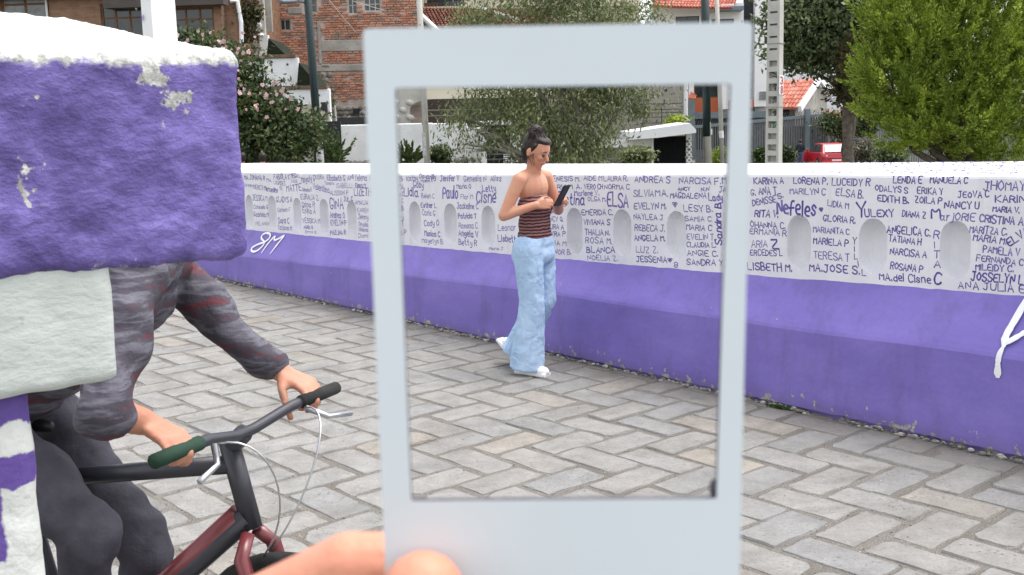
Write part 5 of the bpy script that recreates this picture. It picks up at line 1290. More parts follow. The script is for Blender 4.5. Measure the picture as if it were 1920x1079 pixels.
A_ = [Rz @ (at(*q) - h.o) for q in ((1296, 172, 72.5), (1306, 180, 72.5), (1290, 184, 71), (1304, 186, 71))]; tiled_roof(h.e, 'porch_tiles', *A_, 4, 3, m['tile2'])
# ---- tall white house further right, behind the trees
h = Front('far_white_house', 1480, 60, 90, 0, 'white house glimpsed behind the dark leafy tree and concrete pole', 'house')
h.part('wall_face', m['white_house'], 1425, 8, 1640, 200, 0, 8, floor=True); h.window(1436, 104, 1447, 118, m['concrete2'], glass2, 1, 1, .08, -.02, .0)
A_ = [at(*q) - h.o for q in ((1440, -40, 94), (1640, -40, 94), (1425, 10, 88), (1640, 6, 88))]; tiled_roof(h.e, 'roof_tiles', *A_, 26, 8, m['tile2'])
A_ = [at(*q) - h.o for q in ((1425, 100, 88.5), (1452, 98, 88.5), (1420, 112, 86), (1452, 110, 86))]; tiled_roof(h.e, 'porch_tiles', *A_, 8, 3, m['tile2'])
# ---- small gabled gatehouse with tiles
h = Front('gatehouse', 1470, 230, 78, 0, 'small gatehouse with bright red tile roof and white gable boards', 'building')
R0, R1, E0, E1 = [at(*q) - h.o for q in ((1412, 156, 81), (1533, 148, 81), (1396, 203, 76.5), (1496, 203, 76.5))]
tiled_roof(h.e, 'roof_tiles', R0, R1, E0, E1, 15, 7, m['tile2'])
F1 = at(1556, 178, 84) - h.o
def board(p, q, w_, t, nm='gable_board'):
    d = q - p; L_ = np.linalg.norm(d); d /= L_; up_ = V3(0, 0, 1) - d * d[2]; up_ /= np.linalg.norm(up_); sd_ = np.cross(d, up_)
    MB().obox((p + q) / 2 - up_ * w_ * .35, d * L_ / 2, sd_ * t, up_ * w_ / 2).build(nm, m['white_house'], h.e)
board(E1 + V3(.12, 0, .08), R1 + V3(.15, 0, .16), .42, .12); board(R1 + V3(.15, 0, .16), F1 + V3(.1, 0, .1), .42, .12)
q = MB(); q.add([E1 + V3(-.1, .3, -.1), R1 + V3(-.1, 0, -.1), F1 + V3(-.2, 0, -.1), V3(F1[0] - .2, F1[1], -.3), V3(E1[0] - .1, E1[1] + .3, -.3)], [(0, 1, 2, 3, 4)]); q.build('gable_wall', m['concrete'], h.e)
h.part('front_wall', m['concrete'], 1446, 203, 1497, 312, 0, .3, floor=True); h.part('dark_opening', m['dark_door'], 1452, 207, 1480, 222, -.05, .0)
h = Front('kiosk', 1560, 225, 76, 0, 'tiny white kiosk gable with red tiles beside the grey fence', 'kiosk')
p = [h.L(1527, 222), h.L(1540, 212), h.L(1552, 222)]
R0, R1, E0, E1 = [at(*q) - h.o for q in ((1541, 211, 76), (1568, 211, 81), (1552, 224, 76), (1582, 222, 81))]; tiled_roof(h.e, 'roof_tiles', R0, R1, E0, E1, 9, 4, m['tile2'])
MB().prism([(a, 0, b_) for a, b_ in p], (0, .2, 0)).build('gable', m['white_house'], h.e); h.part('kiosk_wall', m['concrete'], 1532, 224, 1566, 312, .3, 1.6, floor=True)
# ---- grey steel fence: each bar a part
h = Front('steel_fence', 1430, 240, 68, 3, 'grey steel fence of upright bars with a spiked top rail along the street', 'fence')
ytop = lambda x: float(np.interp(x, [1300, 1440, 1556], [241, 226, 217]))
xb = 1304
while xb < 1552:
    solid = xb > 1372
    wd_ = 3.6 if solid else 2.0
    u, z = h.L(xb, ytop(xb)); u2, _ = h.L(xb + wd_, ytop(xb)); _, zl = h.L(xb, 283)
    MB().box(u, u2, .02, .05, -.2, z).build('bar', m['fence_grey'], h.e); xb += 4.6
a, b_ = h.L(1302, ytop(1302)), h.L(1556, ytop(1556))
MB().prism([(a[0], -.06, a[1] - .02), (a[0], -.06, a[1] + .16), (b_[0], -.06, b_[1] + .16), (b_[0], -.06, b_[1] - .02)], (0, .2, 0)).build('top_rail', m['steel_grey'], h.e)
sp = MB()
for i in range(56):
    t = i / 55; u = a[0] + (b_[0] - a[0]) * t; z = a[1] + (b_[1] - a[1]) * t + .16; sp.tube([(u, -.02, z), (u + .12, -.1, z + .34)], [.018, .008], 4)
sp.build('spikes', m['fence_grey'], h.e, kind='stuff')
c_ = h.L(1304, 281); d = h.L(1372, 279); MB().box(c_[0], d[0], .06, .09, -.2, c_[1]).build('lower_sheet', m['fence_grey'], h.e); c_ = h.L(1372, 232); d = h.L(1552, 260); MB().box(c_[0], d[0], .06, .08, -.2, d[1] + .8).build('back_sheet', m['dark_door'], h.e)
h.part('end_post', m['steel_grey'], 1510, 205, 1519, 312, -.2, .1, floor=True); h.part('notice', m['white_house'], 1330, 242, 1335.5, 253, -.04, -.02)
h = Front('steel_fence', 1600, 270, 71, 2, 'further stretch of grey slatted fence behind the red car and the trees', 'fence')
for i in range(92):
    x_ = 1524 + i * 4.4; h.part('bar', m['fence_grey'], x_, 226, x_ + 3.2, 312, 0, .03, floor=True)
h.part('top_rail', m['steel_grey'], 1522, 222, 1930, 226, -.05, .1)
h = Front('long_grey_wall', 1700, 240, 86, 0, 'long grey building wall seen in glimpses behind the bright green tree', 'building'); h.part('wall_face', m['concrete'], 1640, 175, 2150, 312, 0, 4, floor=True); h.part('roof_edge', m['white_house'], 1640, 168, 2150, 176, -.3, 4.2)

# ---- poles
def px_pole(name, pts, rad, mt, label, cat, n=10, yd=None, extra=None):
    top, bot = at(*pts[0]), at(*pts[1]); d = (top - bot); zg = bank_z(bot[0]); k = (zg - .3 - bot[2]) / d[2]; foot = bot + d * k
    e = empty(name, (foot[0], foot[1], zg), 0, label=label, cat=cat); o0 = np.array([foot[0], foot[1], zg]); tp = top + d * .35
    MB().tube([foot - o0, (foot + tp) / 2 - o0, tp - o0], [rad * 1.08, rad, rad * .92], n).build('shaft', mt, e, smooth=True)
    return e, o0
e, o0 = px_pole('street_lamp', ((577, 0, 32), (599, 300, 32)), .115, m['teal'], 'dark teal street lamp post rising in front of the red brick building', 'street lamp')
p = at(576, 6, 32) - o0; MB().tube([p, p + V3(-.25, -.1, .04), p + V3(-.62, -.25, .02), p + V3(-.8, -.3, .10)], [.03, .028, .06, .03], 8).build('bracket', m['steel_grey'], e, smooth=True)
MB().ball(p + V3(-.2, -.1, .16), (.10, .05, .09), 8, 6).build('purple_ribbon', simple('purple_ribbon', (.16, .13, .55), .6, .1, 9), e)
MB().tube([at(597, 266, 32) - o0, at(600, 306, 32) - o0], .125, 10).build('peeling_stickers', simple('peeling_stickers', (.45, .46, .47), .8, .6, 16), e)
e, o0 = px_pole('utility_pole', ((786, 0, 31), (801, 300, 31)), .085, m['concrete2'], 'slim grey concrete pole in front of the white street wall', 'pole')
MB().tube([at(797, 250, 31) - o0, at(799, 292, 31) - o0], .094, 10).build('pasted_notice', simple('pasted_notice', (.55, .55, .54), .8, .3, 14), e)
MB().tube([at(783, -20, 31) - o0, at(786, 22, 31) - o0], .06, 8).build('cable_box', m['concrete'], e)
e, o0 = px_pole('street_lamp', ((1321, 0, 42), (1328, 300, 42)), .13, m['concrete2'], 'pole painted dark teal on its upper half, seen through the card window', 'street lamp')
MB().tube([at(1321, -60, 42) - o0, at(1325.5, 256, 42) - o0], .155, 10).build('painted_sleeve', m['teal'], e, smooth=True)
e, o0 = px_pole('utility_pole', ((1344, 0, 43), (1354, 300, 43)), .085, m['concrete2'], 'thin pale concrete pole with pasted notices, seen through the card window', 'pole')
MB().tube([at(1352, 246, 43) - o0, at(1353, 259, 43) - o0], .095, 10).build('pasted_notice', m['white_house'], e)
MB().box(0, .01, 0, .01, 0, .01)
# big concrete pole with stepping holes and the number
p = at(1452, 200, 26); zg = bank_z(p[0]); pe = empty('utility_pole', (p[0], p[1], zg), math.radians(-40), label='broad concrete utility pole with stepping holes and a red 38 beside the card', cat='pole')
def half(z): return .178 - (z) * .0050
z_of = lambda py: float(at(1452, py, 26)[2] - zg)
fl = MB(); z0, z1 = -.4, z_of(-140)
for sgn in (-1, 1):
    a0, a1 = half(z0), half(z1); t = .055
    P = lambda x0, x1, z: [(x0, -.1, z), (x1, -.1, z), (x1, .1, z), (x0, .1, z)]
    V = P(sgn * a0 - t * (sgn > 0), sgn * a0 + t * (sgn < 0), z0) + P(sgn * a1 - t * (sgn > 0), sgn * a1 + t * (sgn < 0), z1)
    fl.add(V, [(0, 3, 2, 1), (4, 5, 6, 7), (0, 1, 5, 4), (1, 2, 6, 5), (2, 3, 7, 6), (3, 0, 4, 7)])
fl.build('flanges', m['concrete2'], pe)
MB().box(-.10, .10, .02, .06, -.4, z1).build('web', m['concrete2'], pe)
for i, py in enumerate([-22, 0, 22, 45, 68, 91, 114, 135, 157, 181, 204.5, 227.5, 250, 271, 292, 313]):
    zz = z_of(py); hw = half(zz) - .055; big = .12 if py > 130 else .21
    MB().box(-hw, hw, -.098, .02, zz - .0, zz + big * 1.0 + (.0 if py > 130 else .02)).build('rung', m['concrete2'], pe)
MB().box(half(4) - .03, half(4) + .012, -.1, -.1 + .2, z_of(178), z_of(142)).build('number_patch', m['white_house'], pe)
for ch, py in (('3', 158), ('8', 175)):
    face_text(ch, pe, (half(z_of(py)) + .014, -.055, z_of(py)), (0, 1, 0), (0, 0, 1), (1, 0, 0), .11, .15, simple('red_number_paint', (.45, .04, .04), .7, .1, 9), 'number', .22)
for py in (83, 202): MB().box(-half(3) - .008, half(3) + .008, -.108, .108, z_of(py), z_of(py) + .02).build('steel_strap', m['concrete'], pe)
for py, c_ in ((230, (.05, .22, .09)), (208, (.05, .05, .06)), (183, (.05, .05, .06)), (160, (.05, .05, .06)), (140, (.05, .05, .06)), (285, (.06, .06, .07))):
    mb = MB(); zz = z_of(py + 4)
    for _ in range(2): ribbon(mb, [(rb.uniform(-.08, 0), rb.uniform(.0, .1)), (rb.uniform(-.02, .08), rb.uniform(.0, .12)), (rb.uniform(-.05, .05), rb.uniform(-.14, -.02))], .03, np.array([0, .017, zz]), V3(1, 0, 0), V3(0, 0, 1), V3(0, -1, 0))
    mb.build('graffiti_mark', simple('graffiti_scrawl', c_, .7, .1, 9), pe)

# ---- red car, person beside it, two heads behind the wall
cz = bank_z(17.8); cpos = at(1549, 268, 63); car = empty('parked_car', (cpos[0], 63, cz), math.radians(1), label='red hatchback seen from behind, parked by the grey fence', cat='car')
m['car_red'] = simple('red_car_paint', (.42, .018, .035), .28, .1, 2, spec=.6)
ztop = cpos[2] - cz; kz = ztop / 1.42
sec = [(-1.98, .28, .30, .78, .60), (-1.9, .22, .40, .95, .66)]
def car_mesh():
    # stations along the car (y, from the tail to the nose): lower z, waist z, half widths
    st = [(-1.95, .34, .62, .70, .62, .60), (-1.88, .24, .90, .80, .82, .72), (-1.6, .22, .95, .82, .84, .74), (-.8, .22, .94, .83, .84, .76), (.3, .22, .93, .83, .84, .76), (1.1, .24, .88, .82, .82, .74), (1.75, .26, .78, .78, .76, .66), (2.0, .34, .60, .66, .62, .55)]
    mb = MB(); V = []; F = []
    for (y, zl, zw, wl, ww_, wt) in st:
        V += [(-wl, y, zl * kz), (-ww_, y, (zl + zw) / 2 * kz), (-ww_ * .97, y, zw * kz * .97), (-wt, y, zw * kz), (wt, y, zw * kz), (ww_ * .97, y, zw * kz * .97), (ww_, y, (zl + zw) / 2 * kz), (wl, y, zl * kz)]
    for i in range(len(st) - 1):
        for j in range(8): F.append((i * 8 + j, i * 8 + (j + 1) % 8, (i + 1) * 8 + (j + 1) % 8, (i + 1) * 8 + j))
    F += [tuple(range(8))[::-1], tuple(len(st) * 8 - 8 + j for j in range(8))]; mb.add(V, F)
    return mb
car_mesh().build('body', m['car_red'], car, smooth=False, bevel=.05)
gh = [(-1.86, .72, .90), (-1.35, .60, 1.36), (-.9, .58, 1.42), (.0, .58, 1.41), (.35, .60, 1.34), (1.0, .70, .90)]
mb = MB(); V = []; F = []
for y, w_, z in gh: V += [(-w_ if z < 1 else -w_, y, z * kz), (w_, y, z * kz), (-.76, y, .88 * kz), (.76, y, .88 * kz)]
for i in range(len(gh) - 1):
    a = 4 * i; F += [(a, a + 1, a + 5, a + 4), (a + 1, a + 3, a + 7, a + 5), (a + 2, a, a + 4, a + 6)]
F += [(0, 2, 3, 1)]; mb.add(V, F); mb.build('cabin', m['car_red'], car, bevel=.03)
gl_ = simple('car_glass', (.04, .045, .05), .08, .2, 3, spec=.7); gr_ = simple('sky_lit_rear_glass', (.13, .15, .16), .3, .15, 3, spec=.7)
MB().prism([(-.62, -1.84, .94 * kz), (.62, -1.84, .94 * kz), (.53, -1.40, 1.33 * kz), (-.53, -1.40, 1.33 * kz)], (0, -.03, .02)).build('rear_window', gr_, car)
for sy in (-1, 1):
    for (y0, y1, y2, y3) in ((-1.3, -.42, -.42, -1.2), (-.34, .62, .30, -.34)):
        MB().prism([(sy * .77, y0, .93 * kz), (sy * .77, y1, .93 * kz), (sy * .605, y2, 1.33 * kz), (sy * .605, y3, 1.33 * kz)], (sy * .015, 0, .01)).build('side_window', gl_, car)
    MB().box(sy * .56, sy * .80, -1.955, -1.86, .66 * kz, .82 * kz).build('tail_light', simple('tail_light', (.55, .10, .10), .2, .1, 9), car, bevel=.02)
    MB().box(sy * .50, sy * .58, -1.955, -1.88, .72 * kz, .78 * kz).build('reversing_light', m['white_house'], car)
    MB().box(sy * .84, sy * .97, .55, .67, .92 * kz, 1.05 * kz).build('wing_mirror', m['car_red'], car, bevel=.02)
    for y in (-1.22, 1.25):
        t_ = MB().tube([(sy * .66, y, .30), (sy * .85, y, .30)], .31, 20).build('wheel', m['rubber'], car, smooth=False); MB().tube([(sy * .80, y, .30), (sy * .86, y, .30)], .19, 14).build('hubcap', m['chrome'], t_)
MB().box(-.26, .26, -1.99, -1.93, .42 * kz, .54 * kz).build('number_plate', m['white_house'], car); MB().box(-.78, .78, -2.03, -1.90, .28 * kz, .46 * kz).build('bumper', m['car_red'], car, bevel=.03)
MB().box(-.5, .5, -1.972, -1.93, .60 * kz, .615 * kz).build('boot_line', m['black'], car)
MB().prism([(-.86, .45, .35), (-.86, .45, .9 * kz), (-1.5, .15, .9 * kz), (-1.5, .15, .35)], (0, .06, 0)).build('open_door', m['car_red'], car)
def walker(x, y, zf, yaw, label, top, legs, hair=None, s=1.0, lean=0):
    e = empty('person', (x, y, zf), yaw, label=label, cat='person')
    hd_, P_, R_ = head_shapes(V3(.02 + lean * .5, 0, 1.60) * s, 0, .1, s)
    b_ = hd_ + [('t', V3(lean * .3, 0, 1.40) * s, .055 * s, V3(.01 + lean * .4, 0, 1.54) * s, .05 * s), ('e', V3(lean * .2, 0, 1.25) * s, V3(.11, .17, .2) * s), ('e', V3(0, 0, .98) * s, V3(.11, .15, .16) * s)]
    for sy in (-1, 1):
        b_ += [('t', V3(lean * .2, sy * .18, 1.40) * s, .055 * s, V3(.02, sy * .24, 1.12) * s, .04 * s), ('t', V3(.02, sy * .24, 1.12) * s, .04 * s, V3(.14, sy * .20, .93) * s, .028 * s), ('t', V3(0, sy * .09, .92) * s, .08 * s, V3(.01, sy * .10, .48) * s, .055 * s), ('t', V3(.01, sy * .10, .48) * s, .055 * s, V3(-.02, sy * .11, .08) * s, .036 * s), ('t', V3(-.02, sy * .11, .06) * s, .035 * s, V3(.12, sy * .11, .035) * s, .03 * s)]
        b_ += [('t', V3(.14, sy * .20, .93) * s, .03 * s, V3(.20, sy * .19, .86) * s, .024 * s)]
    body(b_, .016, 'skin', m['dark_skin'], e, smooth=3)
    body([('e', V3(lean * .2, 0, 1.25) * s, V3(.135, .20, .23) * s), ('t', V3(lean * .2, -.18, 1.39) * s, .072 * s, V3(.02, -.24, 1.13) * s, .055 * s), ('t', V3(lean * .2, .18, 1.39) * s, .072 * s, V3(.02, .24, 1.13) * s, .055 * s), ('e', V3(0, 0, 1.02) * s, V3(.13, .17, .14) * s)], .018, 'shirt', top, e, smooth=3)
    body([('e', V3(0, 0, .92) * s, V3(.13, .17, .12) * s)] + [('t', V3(0, sy * .09, .90) * s, .10 * s, V3(-.01, sy * .11, .10) * s, .062 * s) for sy in (-1, 1)], .018, 'trousers', legs, e, smooth=3)
    body([('e', P_(-.028, 0, .040), (.106 * s, .092 * s, .098 * s), R_), ('e', P_(-.05, 0, -.01), (.07 * s, .086 * s, .08 * s), R_)], .014, 'hair', m['hair'], e, smooth=2)
    return e
pp = at(1501, 262, 61.5); walker(pp[0], 61.5, bank_z(pp[0]) , math.radians(60), 'person in dark shirt and blue jeans standing at the red car, back to us', simple('navy_shirt', (.018, .022, .04), .85, .2, 9), simple('blue_jeans', (.06, .09, .17), .85, .2, 9), s=(pp[2] - bank_z(pp[0])) / 1.73)
for px_, lab, col in ((454, 'leftmost of two people whose heads show over the far end of the wall, in red', (.40, .07, .05)), (492, 'person in pale pink whose dark hair shows over the wall beside the bush', (.50, .22, .17))):
    pp = at(px_, 289, 26); walker(pp[0], 26, pp[2] - 1.70, math.radians(105), lab, simple('coloured_top', col, .85, .1, 9), m['shorts'])
tr_ = MB(); c_ = at(472, 300, 26)
tr_.box(-2.2, 2.2, -1.0, 1.2, -1.2, 0); o = tr_.build('stone_terrace', m['concrete'], None, loc=(c_[0], 26, at(470, 289, 26)[2] - 1.70)); o['kind'] = 'structure'

# ---------------------------------------------------------------- trees, bushes
def leaf_mat(name, stops, rough=.55, trans=.25):
    M = Mat(name, rough, .3); c_ = M.ramp(M.island(), stops); nz_ = M.noise(1.1, 3, .6); M.color(M.mix(1, c_, M.ramp(nz_, [(.34, (.62, .68, .60)), (.5, (1, 1, 1)), (.66, (1.42, 1.34, 1.2))]), 'MULTIPLY'))
    tr = M.nt.nodes.new('ShaderNodeBsdfTranslucent'); mx = M.nt.nodes.new('ShaderNodeMixShader'); mx.inputs[0].default_value = trans
    col = M.b.inputs['Base Color'].links[0].from_socket; M.lk(col, tr.inputs[0]); M.lk(M.b.outputs[0], mx.inputs[1]); M.lk(tr.outputs[0], mx.inputs[2])
    M.lk(mx.outputs[0], M.nt.nodes['Material Output'].inputs[0]); return M.m
def leaves(P, A, B, name, mt, parent, fold=.25):
    """P centres, A long half-axes, B wide half-axes: pointed leaf of four triangles each folded along the rib"""
    n = len(P); N = np.cross(A, B); N /= (np.linalg.norm(N, axis=1)[:, None] + 1e-9); wl = np.linalg.norm(B, axis=1)[:, None]
    V = np.stack([P - A, P + B * 1.0 + N * wl * fold, P + A, P - B + N * wl * fold], 1).reshape(-1, 3)
    me = bpy.data.meshes.new(name); me.vertices.add(n * 4); me.vertices.foreach_set('co', V.ravel().astype(np.float32))
    me.loops.add(n * 6); idx = (np.arange(n)[:, None] * 4 + np.array([0, 1, 2, 0, 2, 3])).ravel(); me.loops.foreach_set('vertex_index', idx.astype(np.int32))
    me.polygons.add(n * 2); me.polygons.foreach_set('loop_start', (np.arange(n * 2) * 3).astype(np.int32)); me.polygons.foreach_set('loop_total', np.full(n * 2, 3, np.int32))
    me.update(calc_edges=True); me.materials.append(mt)
    o = link(bpy.data.objects.new(name, me)); o.parent = parent; o['kind'] = 'stuff'; return o
def unit(a): return a / (np.linalg.norm(a, axis=-1)[..., None] + 1e-9)
def crown(parent, o0, blobs, n_cl, n_lf, size, mt, name='crown', elong=2.2, droop=0.0, spread=.35, up=0.0, plume=0.0, seed=1, shell=.55, origin=None):
    R = np.random.RandomState(seed); vol = np.array([b[1][0] * b[1][1] * b[1][2] for b in blobs]) ** .67; vol /= vol.sum(); PP = []; AA = []; BB = []; CL = []
    for b, f in zip(blobs, vol):
        k = max(2, int(n_cl * f)); d = unit(R.normal(size=(k, 3))); r_ = shell + (1 - shell) * R.rand(k, 1) ** .6
        r_ = r_ * (1 + .16 * np.array([noise.noise(Vector(q * 2.3 + seed)) for q in d])[:, None]) * (1 + .10 * R.normal(size=(k, 1)))
        c = np.array(b[0]) - o0 + d * r_ * np.array(b[1]); CL.append((c, d))
    C_ = np.concatenate([q[0] for q in CL]); D_ = np.concatenate([q[1] for q in CL])
    cs = .6 + .8 * R.rand(len(C_)); k = n_lf
    base = np.repeat(C_, k, 0); dd = np.repeat(D_, k, 0); sc = np.repeat(cs, k)[:, None]; n = len(base)
    if plume:
        ax = unit(dd * .75 + np.array([0, 0, up]) + R.normal(size=(len(C_), 3)).repeat(k, 0) * .22); t = R.rand(n, 1)
        rad = spread * (1 - t) ** .8 * .38 * sc; q = R.normal(size=(n, 3)); q -= ax * (q * ax).sum(1)[:, None]; q = unit(q) * R.rand(n, 1) ** .5
        P = base + ax * t * plume * sc + q * rad; A = unit(ax * 1.0 + q * .9 + R.normal(size=(n, 3)) * .25)
    else:
        P = base + R.normal(size=(n, 3)) * spread * sc * np.array([1, 1, .75]); A = unit(R.normal(size=(n, 3)) + dd * .6 + np.array([0, 0, -droop]))
        if droop: P[:, 2] -= R.rand(n) * droop * .25
    B = R.normal(size=(n, 3)) + dd * .0 + np.array([0, 0, .6]); B = unit(np.cross(A, B)); s_ = size * (.6 + .8 * R.rand(n, 1))
    return leaves(P, A * s_ * .5, B * s_ * .5 / elong, name, mt, parent), C_
def limb(mb, a, b, r0, r1, seed, wob=.08):
    R = random.Random(seed); a, b = np.array(a, float), np.array(b, float); L = np.linalg.norm(b - a); pts = []; rd = []
    for i in range(7):
        t = i / 6; pts.append(a + (b - a) * t + V3(R.uniform(-1, 1), R.uniform(-1, 1), R.uniform(-.3, .3)) * L * wob * math.sin(math.pi * t)); rd.append(r0 + (r1 - r0) * t)
    mb.tube(pts, rd, 7)
bark = simple('rough_bark', (.13, .105, .085), .95, .35, 9, 1.0, 26, .05)
bark2 = simple('pale_twigs', (.22, .20, .17), .9, .3, 9)
def tree(name, label, cat, base, tips, blobs, r0, mt, bk_=None, tw=.35, **k):
    base = np.array(base, float); e = empty(name, base, 0, label=label, cat=cat); mb = MB(); top = np.mean([b[0] for b in blobs], 0)
    fork = V3(0, 0, (top[2] - base[2]) * tw)
    limb(mb, (0, 0, -.3), fork, r0 * 1.15, r0 * .85, 5, .03)
    for i, b in enumerate(blobs):
        limb(mb, fork * (.7 + .3 * (i % 2)), np.array(b[0]) - base, r0 * .5, r0 * .14, i + 3)
        for j in range(3):
            q = np.array(b[0]) - base; d = unit(np.random.RandomState(i * 7 + j).normal(size=3)); limb(mb, q * .8 + fork * .2, q + d * np.array(b[1]) * .75, r0 * .16, r0 * .04, i * 5 + j)
    mb.build('trunk', bk_ or bark, e, smooth=True); o, C_ = crown(e, base, blobs, mt=mt, **k); return e
def B3(px, py, Y, rx, rz, ry=None):
    c = at(px, py, Y); k = Y / FPX; return (c, (rx * k, (ry or rx) * k, rz * k))
m['olive'] = leaf_mat('olive_willow_leaf', [(0, (.075, .10, .04)), (.35, (.13, .16, .065)), (.7, (.20, .235, .105)), (.93, (.29, .315, .16)), (1, (.38, .38, .24))])
m['bright'] = leaf_mat('bright_green_leaf', [(0, (.14, .21, .028)), (.4, (.26, .36, .048)), (.75, (.40, .50, .08)), (1, (.54, .60, .16))], trans=.35)
m['deep'] = leaf_mat('deep_green_leaf', [(0, (.050, .075, .030)), (.4, (.11, .15, .065)), (.8, (.18, .22, .11)), (1, (.29, .32, .20))])
m['brownish'] = leaf_mat('rusty_cypress_leaf', [(0, (.050, .042, .022)), (.5, (.095, .075, .038)), (.85, (.12, .11, .045)), (1, (.09, .13, .04))])
m['hib'] = leaf_mat('hibiscus_leaf', [(0, (.022, .038, .016)), (.5, (.052, .085, .032)), (.85, (.10, .135, .05)), (1, (.20, .18, .08))])
m['shrub'] = leaf_mat('shrub_leaf', [(0, (.035, .06, .02)), (.5, (.075, .12, .035)), (1, (.15, .20, .06))])
g = lambda px, Y: V3(at(px, 300, Y)[0], Y, bank_z(at(px, 300, Y)[0]))
# drooping olive tree behind the card
Yt = 30
tree('willow_tree', 'olive green drooping tree with small pale leaves seen through and above the card', 'tree', g(1085, Yt), None,
     [B3(1000, 215, Yt, 95, 55), B3(920, 190, Yt, 75, 38), B3(1110, 210, Yt, 85, 60), B3(1175, 170, Yt, 70, 50), B3(1050, 270, Yt, 95, 40), B3(1120, 110, Yt, 110, 70), B3(980, 110, Yt, 100, 60), B3(1070, 20, Yt, 120, 60), B3(1180, 40, Yt, 65, 50), B3(930, 30, Yt, 85, 44), B3(1060, -70, Yt, 150, 60), B3(1000, 300, Yt, 60, 25), B3(900, 250, Yt - 1, 28, 24), B3(880, 272, Yt - 1, 16, 18), B3(860, 215, Yt, 30, 14)],
     .20, m['olive'], bark2, n_cl=560, n_lf=72, size=.135, elong=3.6, droop=1.3, spread=.30, seed=3, shell=.35)
# bright feathery tree on the right
Yb = 31
tree('bright_tree', 'large bright yellow-green feathery tree filling the upper right corner', 'tree', g(1800, Yb), None,
     [B3(1740, 60, Yb, 110, 80), B3(1860, 40, Yb, 110, 90), B3(1690, 165, Yb, 78, 65), B3(1790, 160, Yb, 100, 80), B3(1900, 170, Yb, 100, 90), B3(1770, 240, Yb, 110, 50), B3(1870, 270, Yb, 90, 60), B3(1700, 262, Yb, 45, 30), B3(1960, 80, Yb, 90, 100), B3(1800, -50, Yb, 150, 70), B3(1655, 215, Yb, 40, 24), B3(1698, 40, Yb, 58, 62), B3(1650, 150, Yb, 44, 52)],
     .26, m['bright'], bark, n_cl=1750, n_lf=130, size=.10, elong=2.6, spread=.50, up=.85, plume=.85, seed=8, shell=.30)
# broad dark leafy tree
Yd = 45
tree('leafy_tree', 'dark green leafy tree behind the concrete utility pole', 'tree', g(1592, Yd), None,
     [B3(1560, 55, Yd, 90, 52), B3(1508, 92, Yd, 42, 34), B3(1620, 85, Yd, 66, 46), B3(1510, 20, Yd, 66, 38), B3(1600, -20, Yd, 100, 50), B3(1680, 20, Yd, 70, 60), B3(1450, 90, Yd + 2, 8, 18), B3(1566, 105, Yd, 34, 28)],
     .22, m['deep'], bark, tw=.8, n_cl=620, n_lf=80, size=.21, elong=1.9, spread=.34, seed=11, shell=.4, droop=.2)
# rusty cypress with the thick trunk
Yc = 42
b0 = g(1592, Yc); e = empty('cypress_tree', b0, 0, label='rusty brown-green cypress with a thick bare trunk right of the red car', cat='tree'); mb = MB()
tp = at(1588, 205, Yc) - b0; mb.tube([(0, 0, -.3), (.02, 0, .6), tp * V3(.5, .5, .6), tp, at(1605, 90, Yc) - b0], [.26, .22, .20, .18, .05], 12)
for i, (x_, y_) in enumerate(((1572, 180), (1640, 170), (1582, 130), (1640, 110), (1600, 70))): limb(mb, tp, at(x_, y_, Yc) - b0, .10, .02, i)
mb.build('trunk', simple('furrowed_bark', (.15, .125, .10), .95, .4, 5, 1.0, 18, .08), e, smooth=True)
crown(e, b0, [B3(1605, 172, Yc, 38, 40), B3(1592, 150, Yc, 32, 34), B3(1622, 120, Yc, 46, 50), B3(1645, 80, Yc, 40, 40), B3(1582, 192, Yc, 18, 16), B3(1630, 195, Yc, 34, 22)], 300, 80, .12, m['brownish'], elong=2.6, spread=.5, up=.3, plume=.5, seed=5, shell=.3)
tree('round_tree', 'small dark green tree beside the cypress trunk above the red car', 'tree', g(1562, 66.5), None, [B3(1568, 238, 66.5, 22, 20), B3(1556, 228, 66.5, 16, 14), B3(1590, 250, 66.5, 14, 14), B3(1625, 235, 66.5, 22, 20)], .08, m['hib'], bark, n_cl=90, n_lf=50, size=.20, elong=1.8, spread=.28, seed=6, shell=.3)
# hibiscus with pink flowers
Yh = 29
hb_ = [B3(415, 125, Yh, 60, 46), B3(462, 205, Yh, 76, 56), B3(400, 180, Yh, 80, 75), B3(528, 228, Yh, 40, 34), B3(470, 260, Yh, 95, 48), B3(380, 100, Yh, 48, 26), B3(345, 85, Yh, 30, 20), B3(575, 248, Yh, 30, 30), B3(560, 270, Yh - .5, 20, 16), B3(350, 150, Yh, 60, 80)]
tree('flowering_bush', 'large dark flowering bush with scattered pale pink blossoms beside the lamp post', 'bush', g(450, Yh), None, hb_, .10, m['hib'], bark, n_cl=620, n_lf=60, size=.13, elong=1.9, spread=.22, seed=14, shell=.45)
hibi = [o for o in COL.objects if o.name.startswith('flowering_bush')][0]; hb0 = np.array(hibi.location)
fm = simple('pale_pink_petal', (.62, .40, .42), .6, .18, 30); fms = []
for v in range(3):
    R = random.Random(v); mb = MB()
    for k in range(5):
        a = 2 * math.pi * k / 5 + R.uniform(-.15, .15); d = V3(math.cos(a), 0, math.sin(a)); s_ = V3(-math.sin(a), 0, math.cos(a)); L = .058 * R.uniform(.8, 1.15)
        mb.add([(0, 0, 0), d * L * .6 + s_ * .026 + (0, -.02, 0), d * L + s_ * .010 + (0, -.012, 0), d * L - s_ * .012 + (0, -.012, 0), d * L * .6 - s_ * .026 + (0, -.02, 0)], [(0, 1, 2, 3, 4)])
    mb.tube([(0, 0, 0), (0, -.045, .01)], [.006, .009], 6); me = bpy.data.meshes.new('flower'); me.from_pydata(mb.v, [], mb.f); me.materials.append(fm); fms.append(me)
